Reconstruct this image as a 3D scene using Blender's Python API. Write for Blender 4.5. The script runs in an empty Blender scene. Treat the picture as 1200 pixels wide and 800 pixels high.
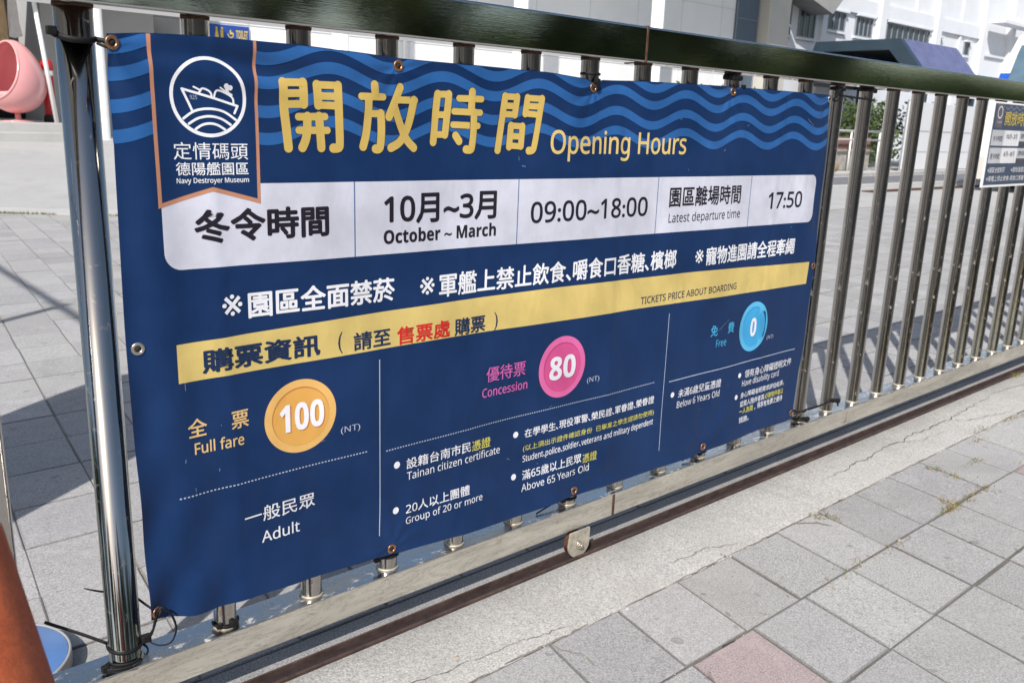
import bpy, bmesh, math, random
from math import sin, cos, pi, radians, exp, atan2, sqrt
from mathutils import Vector, Matrix, noise as mnoise
random.seed(7)
SC = bpy.context.scene
COL = SC.collection

# ------------------------------------------------------------------ camera
cd = bpy.data.cameras.new('camera')
cam = bpy.data.objects.new('camera', cd); COL.objects.link(cam)
yaw, pitch, roll = 0.7267536, -0.2469495, 0.0360065
fwd = Vector((sin(yaw)*cos(pitch), cos(yaw)*cos(pitch), sin(pitch)))
rt = Vector((cos(yaw), -sin(yaw), 0)); up = rt.cross(fwd)
r2 = rt*cos(roll)+up*sin(roll); u2 = up*cos(roll)-rt*sin(roll)
m = Matrix((r2, u2, -fwd)).transposed().to_4x4()
m.translation = Vector((-0.50612, -1.79939, 1.16938))
cam.matrix_world = m
cd.sensor_width = 36; cd.lens = 36*1027.755/1200
cd.clip_start = 0.05; cd.clip_end = 2000
cd.dof.use_dof = True; cd.dof.focus_distance = 2.25; cd.dof.aperture_fstop = 8.0
SC.camera = cam
SC.cycles.use_denoising = True
SC.cycles.max_bounces = 8; SC.cycles.glossy_bounces = 5

# ------------------------------------------------------------------ sky, sun, exposure
SAZ, SEL = radians(34.0), radians(42.0)
tosun = Vector((-cos(SAZ)*cos(SEL), -sin(SAZ)*cos(SEL), sin(SEL)))
W = bpy.data.worlds.new('World'); SC.world = W; W.use_nodes = True
nt = W.node_tree
sky = nt.nodes.new('ShaderNodeTexSky'); sky.sky_type = 'NISHITA'; sky.sun_disc = False
sky.sun_elevation = SEL; sky.sun_rotation = atan2(tosun.x, tosun.y) % (2*pi)
sky.air_density = 1.2; sky.dust_density = 2.0
bg = nt.nodes['Background']; bg.inputs['Strength'].default_value = 0.10
nt.links.new(sky.outputs[0], bg.inputs['Color'])
sl = bpy.data.lights.new('sun', 'SUN'); sl.energy = 4.2; sl.angle = radians(0.55); sl.color = (1.0, 0.965, 0.915)
so = bpy.data.objects.new('sun', sl); COL.objects.link(so)
so.rotation_euler = (-tosun).to_track_quat('-Z', 'Y').to_euler()
SC.view_settings.view_transform = 'Standard'; SC.view_settings.look = 'None'
SC.view_settings.exposure = 0.42; SC.view_settings.gamma = 1
SC.view_settings.use_curve_mapping = False

# ------------------------------------------------------------------ materials
def lin(r, g, b):
    f = lambda c: (c/255/12.92) if c/255 <= .04045 else ((c/255+.055)/1.055)**2.4
    return (f(r), f(g), f(b))
class NT:
    def __init__(s, name):
        s.m = bpy.data.materials.new(name); s.m.use_nodes = True
        s.t = s.m.node_tree; s.b = s.t.nodes['Principled BSDF']
        s.co = s.t.nodes.new('ShaderNodeTexCoord').outputs['Object']
    def n(s, typ, **kw):
        x = s.t.nodes.new(typ)
        for k, v in kw.items(): setattr(x, k, v)
        return x
    def link(s, a, b): s.t.links.new(a, b)
    def inp(s, node, key, val):
        if isinstance(val, bpy.types.NodeSocket): s.link(val, node.inputs[key])
        else: node.inputs[key].default_value = val
    def noise(s, scale, detail=4, rough=.55, stretch=None, dist=0, off=None):
        src = s.co
        if stretch or off:
            mp = s.n('ShaderNodeMapping'); s.link(src, mp.inputs[0])
            if stretch: mp.inputs['Scale'].default_value = stretch
            if off: mp.inputs['Location'].default_value = off
            src = mp.outputs[0]
        x = s.n('ShaderNodeTexNoise'); s.link(src, x.inputs['Vector'])
        x.inputs['Scale'].default_value = scale; x.inputs['Detail'].default_value = detail
        x.inputs['Roughness'].default_value = rough; x.inputs['Distortion'].default_value = dist
        return x.outputs['Fac']
    def ramp(s, fac, stops):
        r = s.n('ShaderNodeValToRGB'); s.link(fac, r.inputs[0])
        e = r.color_ramp.elements
        while len(e) < len(stops): e.new(.5)
        for i, (p, c) in enumerate(stops):
            e[i].position = p
            e[i].color = (c, c, c, 1) if isinstance(c, (int, float)) else (*c, 1)
        return r.outputs[0]
    def mix(s, fac, a, b, mode='MIX'):
        x = s.n('ShaderNodeMix', data_type='RGBA', blend_type=mode)
        for idx, v in ((0, fac), (6, a), (7, b)):
            if isinstance(v, bpy.types.NodeSocket): s.link(v, x.inputs[idx])
            else: x.inputs[idx].default_value = v if idx == 0 else ((*v, 1) if len(v) == 3 else v)
        return x.outputs[2]
    def math(s, op, a, b=0.0):
        x = s.n('ShaderNodeMath', operation=op); s.inp(x, 0, a); s.inp(x, 1, b); return x.outputs[0]
    def bump(s, h, strength=.3, dist=.002):
        x = s.n('ShaderNodeBump'); s.link(h, x.inputs['Height'])
        x.inputs['Strength'].default_value = strength; x.inputs['Distance'].default_value = dist
        s.link(x.outputs[0], s.b.inputs['Normal']); return x
    def set(s, **kw):
        for k, v in kw.items():
            k = {'color': 'Base Color', 'rough': 'Roughness', 'metal': 'Metallic', 'spec': 'Specular IOR Level', 'trans': 'Transmission Weight', 'coat': 'Coat Weight'}[k]
            if isinstance(v, bpy.types.NodeSocket): s.link(v, s.b.inputs[k])
            else: s.b.inputs[k].default_value = (*v, 1) if isinstance(v, tuple) and len(v) == 3 else v
        return s.m

def m_print(name, c, sat=.0):            # printed vinyl cloth
    k = NT(name)
    n1 = k.noise(5, 6, .6); n2 = k.noise(420, 2, .5, (1, 1, 1.2))
    d = tuple(x*.80 for x in c); l = tuple(min(1, x*1.12+.004) for x in c)
    col = k.mix(k.ramp(n1, [(.3, 0), (.72, 1)]), d, l)
    st = k.noise(2.2, 7, .7, (3.5, 1, .7), 1.2)
    col = k.mix(k.ramp(st, [(.56, 0), (.8, .26)]), col, tuple(x*.6+.022 for x in c))
    mo = k.noise(3.1, 5, .62, (1.6, 1, .8), .8, (3, 1, 7)); col = k.mix(k.ramp(mo, [(.34, .42), (.52, 0)]), col, tuple(x*.62 for x in c))
    du = k.noise(150, 3, .6, None, 0, (2, 2, 2)); col = k.mix(k.ramp(du, [(.70, 0), (.78, .22)]), col, tuple(x*.5+.09 for x in c))
    w = k.n('ShaderNodeTexWave', wave_type='BANDS', bands_direction='Z'); k.link(k.co, w.inputs[0]); w.inputs['Scale'].default_value = 105
    w2 = k.n('ShaderNodeTexWave', wave_type='BANDS', bands_direction='X'); k.link(k.co, w2.inputs[0]); w2.inputs['Scale'].default_value = 105
    h = k.math('ADD', k.math('MULTIPLY', w.outputs[1], .35), k.math('MULTIPLY', w2.outputs[1], .35))
    h = k.math('ADD', h, n2)
    k.bump(h, .22, .0006)
    return k.set(color=col, rough=k.ramp(n1, [(.3, .45), (.8, .6)]), spec=.25)

def m_steel(name, c1, c2, r0, r1, stretch, stain=.5, rust=0.0, scale=9):
    k = NT(name)
    a = k.noise(scale, 6, .65, stretch, .4); b = k.noise(scale*6, 3, .6, stretch)
    f = k.ramp(a, [(.42, 0), (.42+stain*.5, 1)])
    col = k.mix(f, c1, c2)
    ro = k.ramp(k.math('ADD', k.math('MULTIPLY', a, .65), k.math('MULTIPLY', b, .35)), [(.35, r0), (.68, r1)])
    met = 1.0
    if rust:
        g = k.noise(38, 5, .7, None, .6, (3, 1, 2)); rf = k.ramp(g, [(.62, 0), (.70, rust)])
        col = k.mix(rf, col, (.12, .045, .02)); ro = k.mix(rf, ro, (.8, .8, .8)); met = k.math('SUBTRACT', 1.0, rf)
    k.bump(b, .05, .001)
    return k.set(color=col, rough=ro, metal=met)

def m_speck(name, c, amp=.35, fine=330, coarse=3, rough=.85, patch=None, bump=.5, attr=False):
    k = NT(name)
    f = k.noise(fine, 3, .7); f2 = k.noise(fine*.38, 2, .6, None, 0, (5, 2, 1)); g = k.noise(coarse, 6, .65)
    lo = tuple(x*(1-amp) for x in c); hi = tuple(min(.9, x*(1+amp*.8)) for x in c)
    col = k.mix(k.ramp(f, [(.32, 0), (.66, 1)]), lo, hi)
    col = k.mix(k.ramp(f2, [(.62, 0), (.70, .55)]), col, tuple(x*.45 for x in c))
    col = k.mix(k.ramp(f2, [(.26, .5), (.34, 0)]), col, tuple(min(.9, x*1.6) for x in c))
    col = k.mix(k.ramp(g, [(.34, .42), (.62, 0)]), col, patch or tuple(x*.66 for x in c))
    st = k.noise(1.3, 7, .72, None, 1.1, (8, 3, 1)); col = k.mix(k.ramp(st, [(.52, 0), (.70, .38)]), col, tuple(x*.60 for x in c))
    if attr:
        sp = k.noise(19, 2, .4, None, .2, (1, 6, 4)); col = k.mix(k.ramp(sp, [(.70, 0), (.735, .5)]), col, tuple(x*.42 for x in c))
        wl = k.noise(6, 7, .75, None, 1.6, (4, 4, 2)); col = k.mix(k.ramp(wl, [(.55, 0), (.68, .3)]), col, tuple(min(.9, x*1.4) for x in c))
        at = k.n('ShaderNodeAttribute', attribute_name='tone'); col = k.mix(1.0, col, at.outputs['Color'], 'MULTIPLY')
    k.bump(k.math('ADD', f, k.math('MULTIPLY', g, .6)), bump, .003)
    return k.set(color=col, rough=rough, spec=.25)

def m_plain(name, c, rough=.5, metal=0, var=.12, scale=6, spec=.4, bump=0, bscale=60):
    k = NT(name)
    g = k.noise(scale, 5, .6)
    col = k.mix(k.ramp(g, [(.3, 0), (.7, 1)]), tuple(x*(1-var) for x in c), tuple(min(.95, x*(1+var*.6)) for x in c))
    if bump: k.bump(k.noise(bscale, 3), bump, .004)
    return k.set(color=col, rough=rough, metal=metal, spec=spec)

M = {}
# ------------------------------------------------------------------ mesh helpers
class MB:
    def __init__(s): s.v = []; s.f = []; s.mi = []; s.sm = []
    def add(s, vs, fs, mi=0, smooth=False):
        o = len(s.v); s.v += [tuple(x) for x in vs]
        for f in fs: s.f.append(tuple(i+o for i in f)); s.mi.append(mi); s.sm.append(smooth)
    def box(s, x0, x1, y0, y1, z0, z1, mi=0, b=0.0):
        if b:
            bm = bmesh.new(); bmesh.ops.create_cube(bm, size=1)
            for v in bm.verts: v.co = Vector((x0+(v.co.x+.5)*(x1-x0), y0+(v.co.y+.5)*(y1-y0), z0+(v.co.z+.5)*(z1-z0)))
            bmesh.ops.bevel(bm, geom=bm.edges[:], offset=b, segments=3, profile=.5, affect='EDGES')
            bm.verts.index_update()
            bm.normal_update(); vv = [v.co.copy() for v in bm.verts]
            for flat in (True, False):
                ff = [[v.index for v in f.verts] for f in bm.faces if (max(abs(c) for c in f.normal) > .999) == flat]
                if flat: o = len(s.v); s.add(vv, ff, mi, False)
                else: s.f += [tuple(i+o for i in f) for f in ff]; s.mi += [mi]*len(ff); s.sm += [True]*len(ff)
            bm.free(); return
        vs = [(x, y, z) for x in (x0, x1) for y in (y0, y1) for z in (z0, z1)]
        s.add(vs, [(0, 1, 3, 2), (4, 6, 7, 5), (0, 4, 5, 1), (2, 3, 7, 6), (0, 2, 6, 4), (1, 5, 7, 3)], mi)
    def tube(s, pts, r, seg=10, mi=0, closed=False, flat=1.0, cap=True):
        pts = [Vector(p) for p in pts]; n = len(pts); rs = r if isinstance(r, (list, tuple)) else [r]*n
        vs = []; ref = None
        for i, p in enumerate(pts):
            if closed: t = pts[(i+1) % n]-pts[i-1]
            else: t = pts[min(i+1, n-1)]-pts[max(i-1, 0)]
            t.normalize()
            if ref is None: ref = t.orthogonal().normalized() if abs(t.z) > .9 else Vector((0, 0, 1))
            a = (ref - t*ref.dot(t))
            if a.length < 1e-5: a = t.orthogonal()
            a.normalize(); ref = a; b = t.cross(a)
            for k in range(seg):
                th = 2*pi*k/seg; vs.append(p + a*cos(th)*rs[i] + b*sin(th)*rs[i]*flat)
        fs = []
        for i in range(n if closed else n-1):
            j = (i+1) % n
            for k in range(seg): fs.append((i*seg+k, i*seg+(k+1) % seg, j*seg+(k+1) % seg, j*seg+k))
        o = len(s.v); s.add(vs, fs, mi, True)
        if cap and not closed:
            s.f += [tuple(o+k for k in reversed(range(seg))), tuple(o+(n-1)*seg+k for k in range(seg))]; s.mi += [mi]*2; s.sm += [False]*2
    def lathe(s, prof, c=(0, 0, 0), seg=32, mi=0, axis='z'):
        vs = []
        for r, h in prof:
            for k in range(seg):
                a = 2*pi*k/seg
                q = (r*cos(a), r*sin(a), h) if axis == 'z' else ((r*cos(a), h, r*sin(a)) if axis == 'y' else (h, r*cos(a), r*sin(a)))
                vs.append((c[0]+q[0], c[1]+q[1], c[2]+q[2]))
        fs = []
        for i in range(len(prof)-1):
            for k in range(seg): fs.append((i*seg+k, i*seg+(k+1) % seg, (i+1)*seg+(k+1) % seg, (i+1)*seg+k))
        s.add(vs, fs, mi, True)
        o = len(s.v)-len(vs)
        for i, flip in ((0, True), (len(prof)-1, False)):
            if prof[i][0] > 1e-4:
                q = [o+i*seg+k for k in range(seg)]; s.f.append(tuple(reversed(q)) if flip else tuple(q)); s.mi.append(mi); s.sm.append(False)
    def prism(s, poly, y0, y1, mi=0):              # polygon in x,z, extruded along y
        n = len(poly); vs = [(x, y0, z) for x, z in poly]+[(x, y1, z) for x, z in poly]
        fs = [tuple(range(n)), tuple(reversed(range(n, 2*n)))]+[(i, i+n, (i+1) % n+n, (i+1) % n) for i in range(n)]
        s.add(vs, fs, mi)
    def build(s, name, mats, parent=None, loc=None):
        me = bpy.data.meshes.new(name); me.from_pydata(s.v, [], s.f)
        for mm in (mats if isinstance(mats, (list, tuple)) else [mats]): me.materials.append(mm)
        me.polygons.foreach_set('material_index', s.mi); me.polygons.foreach_set('use_smooth', s.sm); me.update()
        bm = bmesh.new(); bm.from_mesh(me); bmesh.ops.recalc_face_normals(bm, faces=bm.faces); bm.to_mesh(me); bm.free()
        o = bpy.data.objects.new(name, me); COL.objects.link(o)
        if parent is not None: o.parent = parent
        if loc: o.location = loc
        return o
def tag(o, label=None, cat=None, group=None, kind=None):
    if label: o['label'] = label
    if cat: o['category'] = cat
    if group: o['group'] = group
    if kind: o['kind'] = kind
    return o
def thing(name, label, cat, group=None, loc=(0, 0, 0), rz=0):
    o = bpy.data.objects.new(name, None); COL.objects.link(o); o.empty_display_size = .1
    o.location = loc; o.rotation_euler[2] = rz
    return tag(o, label, cat, group)
def smooth(a): a = max(0, min(1, a)); return a*a*(3-2*a)
def copytree(o, parent=None):
    c = o.copy(); COL.objects.link(c)
    if parent is not None: c.parent = parent
    for ch in list(o.children): copytree(ch, c)
    return c
GZ = -.165
# ------------------------------------------------------------------ material library
M['rail'] = m_steel('polished_rail_steel', (.52, .52, .50), (.44, .44, .42), .025, .065, (.25, 1, 9), .9, .0, 8)
M['bar'] = m_steel('weathered_bar_steel', (.52, .495, .46), (.37, .33, .285), .07, .24, (2.2, 2.2, .16), .75, .5, 9)
M['post'] = m_steel('polished_post_steel', (.42, .41, .385), (.34, .31, .275), .05, .16, (2.2, 2.2, .12), .8, .25, 8)
k = NT('grimy_sill_steel')
a = k.noise(5, 7, .7, (.5, 3, 3), .5); b = k.noise(22, 5, .7, (.30, 1.5, 1.6), .3); c_ = k.noise(17, 6, .75, (1, 1, 1), .8, (4, 4, 1))
dirt = k.ramp(a, [(.36, .25), (.6, .8)])
col = k.mix(k.ramp(b, [(.35, 0), (.65, 1)]), (.475, .445, .385), (.51, .48, .425))
col = k.mix(k.ramp(c_, [(.62, 0), (.72, .8)]), col, (.20, .10, .05))
sc = k.noise(11, 8, .8, (.22, 1.5, 1.5), 2.0, (9, 2, 5)); col = k.mix(k.ramp(sc, [(.485, 0), (.5, .75), (.515, 0)]), col, (.10, .09, .08))
k.bump(b, .15, .002)
M['sill'] = k.set(color=col, rough=k.ramp(a, [(.35, .30), (.65, .55)]), metal=k.math('MULTIPLY', dirt, .8))
k = NT('worn_sill_top_steel')
a = k.noise(9, 7, .7, (.35, 1.6, 1)); b = k.noise(60, 4, .6, (.3, 1, 1)); w = k.noise(26, 5, .75, (.7, 1, 1), .7, (3, 3, 3))
col = k.mix(k.ramp(a, [(.38, 0), (.62, 1)]), (.62, .62, .62), (.50, .46, .40))
f = k.ramp(w, [(.56, 0), (.66, .8)])
col = k.mix(f, col, (.60, .58, .55))
M['silltop'] = k.set(color=col, rough=k.ramp(a, [(.35, .10), (.65, .36)]), metal=k.math('SUBTRACT', 1.0, f))
M['weld'] = m_plain('rusty_weld', (.085, .042, .024), .75, 0, .5, 60, .3, .5, 160)
M['rust'] = m_plain('rusty_track_iron', (.086, .055, .047), .62, .25, .5, 22, .4, .5, 180)
M['rustdark'] = m_plain('dark_track_groove', (.050, .036, .036), .55, .3, .4, 30, .4, .4, 150)
M['zinc'] = m_plain('dirty_zinc', (.50, .46, .38), .5, .45, .35, 40, .4, .3, 120)
M['tie'] = m_plain('black_nylon', (.008, .008, .009), .6, 0, .2, 20, .25)
M['brass'] = m_plain('tarnished_brass_eyelet', (.42, .22, .13), .35, .85, .35, 90)
M['nickel'] = m_plain('nickel_eyelet', (.62, .58, .52), .3, .9, .25, 90)
M['hole'] = m_plain('eyelet_hole', (.02, .018, .016), .8)
M['asphalt'] = m_speck('dark_grit_asphalt', (.31, .305, .30), .6, 210, 5, .9, (.17, .17, .17), .6)
M['paver'] = m_speck('grey_granite_paver', (.368, .363, .356), .44, 210, 2.2, .85, (.34, .33, .315), .5, True)
M['concrete'] = m_speck('exposed_aggregate_concrete', (.43, .42, .40), .42, 175, 2.6, .88, (.30, .285, .26), .9)
M['plaza'] = m_speck('plaza_concrete', (.40, .395, .388), .14, 200, .55, .9, (.30, .295, .29), .3)
M['joint'] = m_speck('paver_joint_dirt', (.17, .155, .135), .5, 240, 8, .95, (.05, .045, .04), .5)
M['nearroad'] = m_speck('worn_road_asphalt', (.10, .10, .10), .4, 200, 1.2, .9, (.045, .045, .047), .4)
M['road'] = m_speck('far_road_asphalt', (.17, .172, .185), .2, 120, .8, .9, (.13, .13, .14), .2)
M['kerb'] = m_speck('pale_kerb_concrete', (.46, .455, .44), .2, 200, 1.4, .9, (.36, .35, .34), .3)
M['crack'] = m_plain('dark_crack_tone', (.075, .066, .058), .95, 0, .4, 30, .1)  # dark brown for the crack ribbons and the tar patch
M['brokenedge'] = m_speck('broken_mortar', (.30, .27, .235), .45, 240, 9, .95, (.17, .15, .13), .8)
M['whitewall'] = m_plain('white_rendered_wall', (.87, .87, .87), .8, 0, .04, 1.2, .2)
M['whitewall2'] = m_plain('cool_white_wall', (.66, .68, .72), .8, 0, .04, 1.0, .2)
M['creamwall'] = m_plain('cream_pier_render', (.54, .52, .48), .8, 0, .06, 1.2, .2)
M['shadewall'] = m_plain('porch_wall_shade_grey', (.42, .42, .42), .8, 0, .08, 1.5, .2)  # porch roof shade on the white wall put into the colour as grey
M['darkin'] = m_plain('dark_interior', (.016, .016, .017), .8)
M['steeldoor'] = m_plain('blue_grey_steel_door', (.105, .14, .19), .5, 0, .08, 1, .4)
M['glass'] = m_plain('dark_window_glass', (.035, .045, .065), .08, 0, .25, 2, .6)
M['frame'] = m_plain('window_frame_grey', (.24, .26, .29), .5)
M['awning'] = m_plain('grey_concrete_awning', (.30, .30, .30), .8, 0, .12, 2)
M['white'] = m_plain('white_paint', (.80, .80, .79), .45, 0, .04)
M['hoard'] = m_plain('white_hoarding_sheet', (.66, .67, .69), .5, 0, .03, 1)
M['pink'] = m_plain('glossy_pink_fibreglass', (.72, .34, .34), .16, 0, .03, 3, .55)
M['pinkin'] = m_plain('pink_inner_shell', (.70, .28, .30), .22, 0, .05, 3, .5)
M['red'] = m_plain('red_paint', (.45, .012, .02), .3, 0, .08)
M['canA'] = m_plain('dark_teal_roof_panel', (.026, .046, .066), .35, 0, .15, 1.4, .5)
M['canB'] = m_plain('violet_blue_roof_fabric', (.115, .13, .245), .6, 0, .2, 2.2, .3)
M['cone'] = None
k = NT('scuffed_orange_plastic')
a = k.noise(7, 6, .6); s1 = k.noise(16, 9, .85, (1.3, 1.3, .6), 2.8); s2 = k.noise(70, 6, .8, (1, 1, .3), 1.2, (7, 1, 2))
col = k.mix(k.ramp(a, [(.3, 0), (.7, 1)]), (.43, .085, .029), (.56, .140, .055))
col = k.mix(k.ramp(s1, [(.48, 0), (.5, .85), (.52, 0)]), col, (.13, .028, .018))
col = k.mix(k.ramp(s2, [(.64, 0), (.7, .5)]), col, (.24, .055, .03))
k.bump(s2, .15, .002)
M['cone'] = k.set(color=col, rough=.5, spec=.35)
M['rubber'] = m_plain('black_rubber_base', (.03, .03, .03), .8)
M['bluedisc'] = m_plain('blue_painted_disc', (.09, .19, .42), .32, 0, .12, 12, .5, .1, 40)
M['greyrim'] = m_plain('grey_rim_plastic', (.30, .30, .30), .5)
M['brick'] = None
k = NT('red_brick_courses')
bt = k.n('ShaderNodeTexBrick'); mp = k.n('ShaderNodeMapping'); k.link(k.co, mp.inputs[0]); mp.inputs['Rotation'].default_value = (radians(90), 0, 0); k.link(mp.outputs[0], bt.inputs[0])
bt.inputs['Scale'].default_value = 4; bt.inputs[1].default_value = (.20, .075, .05, 1); bt.inputs[2].default_value = (.15, .06, .045, 1); bt.inputs[3].default_value = (.30, .28, .26, 1)
M['brick'] = k.set(color=bt.outputs[0], rough=.9)
M['rubblew'] = m_plain('rough_grey_base_render', (.36, .34, .31), .9, 0, .3, 5, .2, .6, 12)
M['leaf'] = m_plain('leaf_green', (.12, .155, .06), .55, 0, .5, 1.5, .35)
M['leafdark'] = m_plain('hedge_green', (.070, .105, .036), .6, 0, .5, 3, .3)
M['bark'] = m_plain('tree_bark', (.10, .075, .055), .9, 0, .3, 8, .2, .6, 20)
M['drygrass'] = m_plain('dry_tan_weed', (.30, .20, .085), .8, 0, .4, 40)
M['greenweed'] = m_plain('green_weed', (.13, .17, .035), .7, 0, .4, 40)
M['sand'] = m_plain('tan_sandbag', (.34, .24, .14), .9, 0, .2, 10)
M['black'] = m_plain('matt_black', (.012, .012, .013), .6)
M['dkgreen'] = m_plain('dark_green_bin_plastic', (.025, .05, .05), .5)
M['signblue'] = m_plain('sign_blue', (.025, .075, .32), .4, 0, .05)
M['signyel'] = m_plain('sign_yellow', (.75, .55, .05), .5, 0, .05)
M['busw'] = m_plain('cream_white_bus_paint', (.72, .69, .62), .3, 0, .04)
M['busb'] = m_plain('blue_bus_paint', (.02, .085, .42), .3, 0, .05)
M['busglass'] = m_plain('bus_glass', (.10, .16, .21), .05, 0, .2, 2, .6)
M['cloth1'] = m_plain('white_cloth', (.70, .68, .66), .9, 0, .1)
M['cloth2'] = m_plain('tan_cloth', (.50, .36, .20), .9, 0, .15)

# ------------------------------------------------------------------ ground
def yk(x): return 10.75 - .72*(x-2.0) if x < 8 else 10.75-.72*6        # kerb line where the ramp starts
def hgt(x, y):
    if x > 14: return 0
    w = 1-smooth((x-7.5)/5.5)
    t = (y-yk(x))/(17.0-yk(x))
    return .665*max(0, min(1, t))*w
mb = MB(); mb.add([(-900, -900, GZ-.03), (900, -900, GZ-.03), (900, 900, GZ-.03), (-900, 900, GZ-.03)], [(0, 1, 2, 3)])
tag(mb.build('ground', M['plaza']), kind='structure')
mb = MB(); xs = [-9+.5*i for i in range(139)]; ys = [.062]+[1+.5*i for i in range(39)]
vs = [(x, y, GZ-.016+hgt(x, y)) for x in xs for y in ys]; ny = len(ys)
mb.add(vs, [(i*ny+j, (i+1)*ny+j, (i+1)*ny+j+1, i*ny+j+1) for i in range(len(xs)-1) for j in range(ny-1)], 0, True)
tag(mb.build('plaza', M['plaza']), kind='structure')

def tiles(name, x0, x1, y0, y1, px, py, shift, gap, pink, rot=0, clip=None, skew=0, yref=0):
    mb = MB(); tone = []
    rnd = random.Random(5)
    nr = int((y1-y0)/py+.999)
    ca, sa = cos(rot), sin(rot)
    for r in range(nr):
        off = shift(r); n0 = int((x0-off)/px)-1; n1 = int((x1-off)/px)+1
        for n in range(n0, n1):
            a, b = off+n*px, off+(n+1)*px; c, d = y0+r*py, y0+(r+1)*py
            cx, cy = (a+b)/2, (c+d)/2
            wx, wy = (cx*ca-cy*sa, cx*sa+cy*ca)
            if clip and not clip(wx, wy): continue
            g = gap*(.35+1.1*rnd.random())/2; z = GZ+rnd.uniform(-.0013, .0013); tx, ty = rnd.uniform(-.004, .004), rnd.uniform(-.004, .004)
            jx, jy = rnd.uniform(-.0022, .0022), rnd.uniform(-.0018, .0018)
            out = []
            for ins, dz in ((0, -.010), (0, -.0018), (rnd.uniform(.002, .0055), 0)):
                for px_, py_ in ((a+g+ins, c+g+ins), (b-g-ins, c+g+ins), (b-g-ins, d-g-ins), (a+g+ins, d-g-ins)):
                    q = (px_+jx+skew*(py_-yref), py_+jy); q = (q[0]*ca-q[1]*sa, q[0]*sa+q[1]*ca)
                    out.append((q[0], q[1], z+dz+tx*(px_-cx)+ty*(py_-cy)))
            fs = [(8, 9, 10, 11)]+[(i, (i+1) % 4, 4+(i+1) % 4, 4+i) for i in range(4)]+[(4+i, 4+(i+1) % 4, 8+(i+1) % 4, 8+i) for i in range(4)]
            mb.add(out, fs, 0)
            t = rnd.choice([1, 1, 1, .92])*rnd.uniform(.90, 1.06); col = (t, t*rnd.uniform(.985, 1.0), t*rnd.uniform(.98, 1.02), 1)
            if pink and pink(r, n): col = (t*1.0, t*.83, t*.84, 1)
            tone += [col]+[tuple(c*d_ for c in col[:3])+(1,) for d_ in [.6]*4+[rnd.uniform(.55, .98) for _ in range(4)]]
    o = mb.build(name, [M['paver']])
    at = o.data.attributes.new('tone', 'FLOAT_COLOR', 'FACE')
    at.data.foreach_set('color', [c for t in tone for c in t])
    return tag(o, kind='structure')
tiles('forecourt_paving', -3.2, 7.6, -.352-.291*14, -.352, .2685, .291, lambda r: 1.224+(.012, -.008, .02)[r % 3], .0072, lambda r, n: (13-r) % 6 == 1 and n % 8 == 0, skew=.2, yref=-.352)
tiles('plaza_paving', -4.2, 15.5, .062, 10.6, .268, .317, lambda r: -.085, .0044, None, 0, lambda x, y: y < yk(x)-.30, skew=.11, yref=.06)
mb = MB(); mb.box(-6, 11, -.352-.291*14.2, -.345, GZ-.03, GZ-.0060)
tag(mb.build('forecourt_bed', M['joint']), kind='structure')
mb = MB(); vs = []
for x in [-6+.5*i for i in range(45)]: vs += [(x, .058, GZ-.0055), (x, min(10.5, yk(x)-.2), GZ-.0055)]
mb.add(vs, [(2*i, 2*i+2, 2*i+3, 2*i+1) for i in range(44)]); tag(mb.build('plaza_bed', M['brokenedge']), kind='structure')
mb = MB(); mb.box(-8, 14, -.0245, .058, GZ-.04, GZ-.0015)
tag(mb.build('gate_channel', M['asphalt']), kind='structure')

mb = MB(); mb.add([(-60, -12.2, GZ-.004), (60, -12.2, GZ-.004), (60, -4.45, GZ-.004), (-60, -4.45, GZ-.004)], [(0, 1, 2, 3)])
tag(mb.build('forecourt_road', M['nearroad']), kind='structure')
mb = MB(); mb.box(-60, 60, -12.45, -12.2, GZ-.05, GZ+.12, 0, .02); tag(mb.build('forecourt_kerb', M['kerb']), kind='structure')
# concrete strip with a ragged front edge
def rag(x, s, amp): return amp*(mnoise.noise(Vector((x*s, 3.3, 0)))+.6*mnoise.noise(Vector((x*s*3.1, 7.7, 0))))
mb = MB(); n = 900; vs = []
for i in range(n+1):
    x = -4+12*i/n
    ye = -.352+rag(x, 6, .007)+rag(x, 1.1, .006)+.004*max(0, mnoise.noise(Vector((x*40, 1, 1))))
    zz = .003*mnoise.noise(Vector((x*3, 0, 5)))
    vs += [(x, -.0672, GZ-.006), (x, -.075, GZ+.001), (x, -.20, GZ+.002+zz), (x, ye+.014, GZ+.0015+zz), (x, ye, GZ-.005), (x, ye-.001, GZ-.02)]
mb.add(vs, [(i*6+j, (i+1)*6+j, (i+1)*6+j+1, i*6+j+1) for i in range(n) for j in range(5)], 0, True)
strip = tag(mb.build('concrete_strip', M['concrete']), kind='structure')
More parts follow.
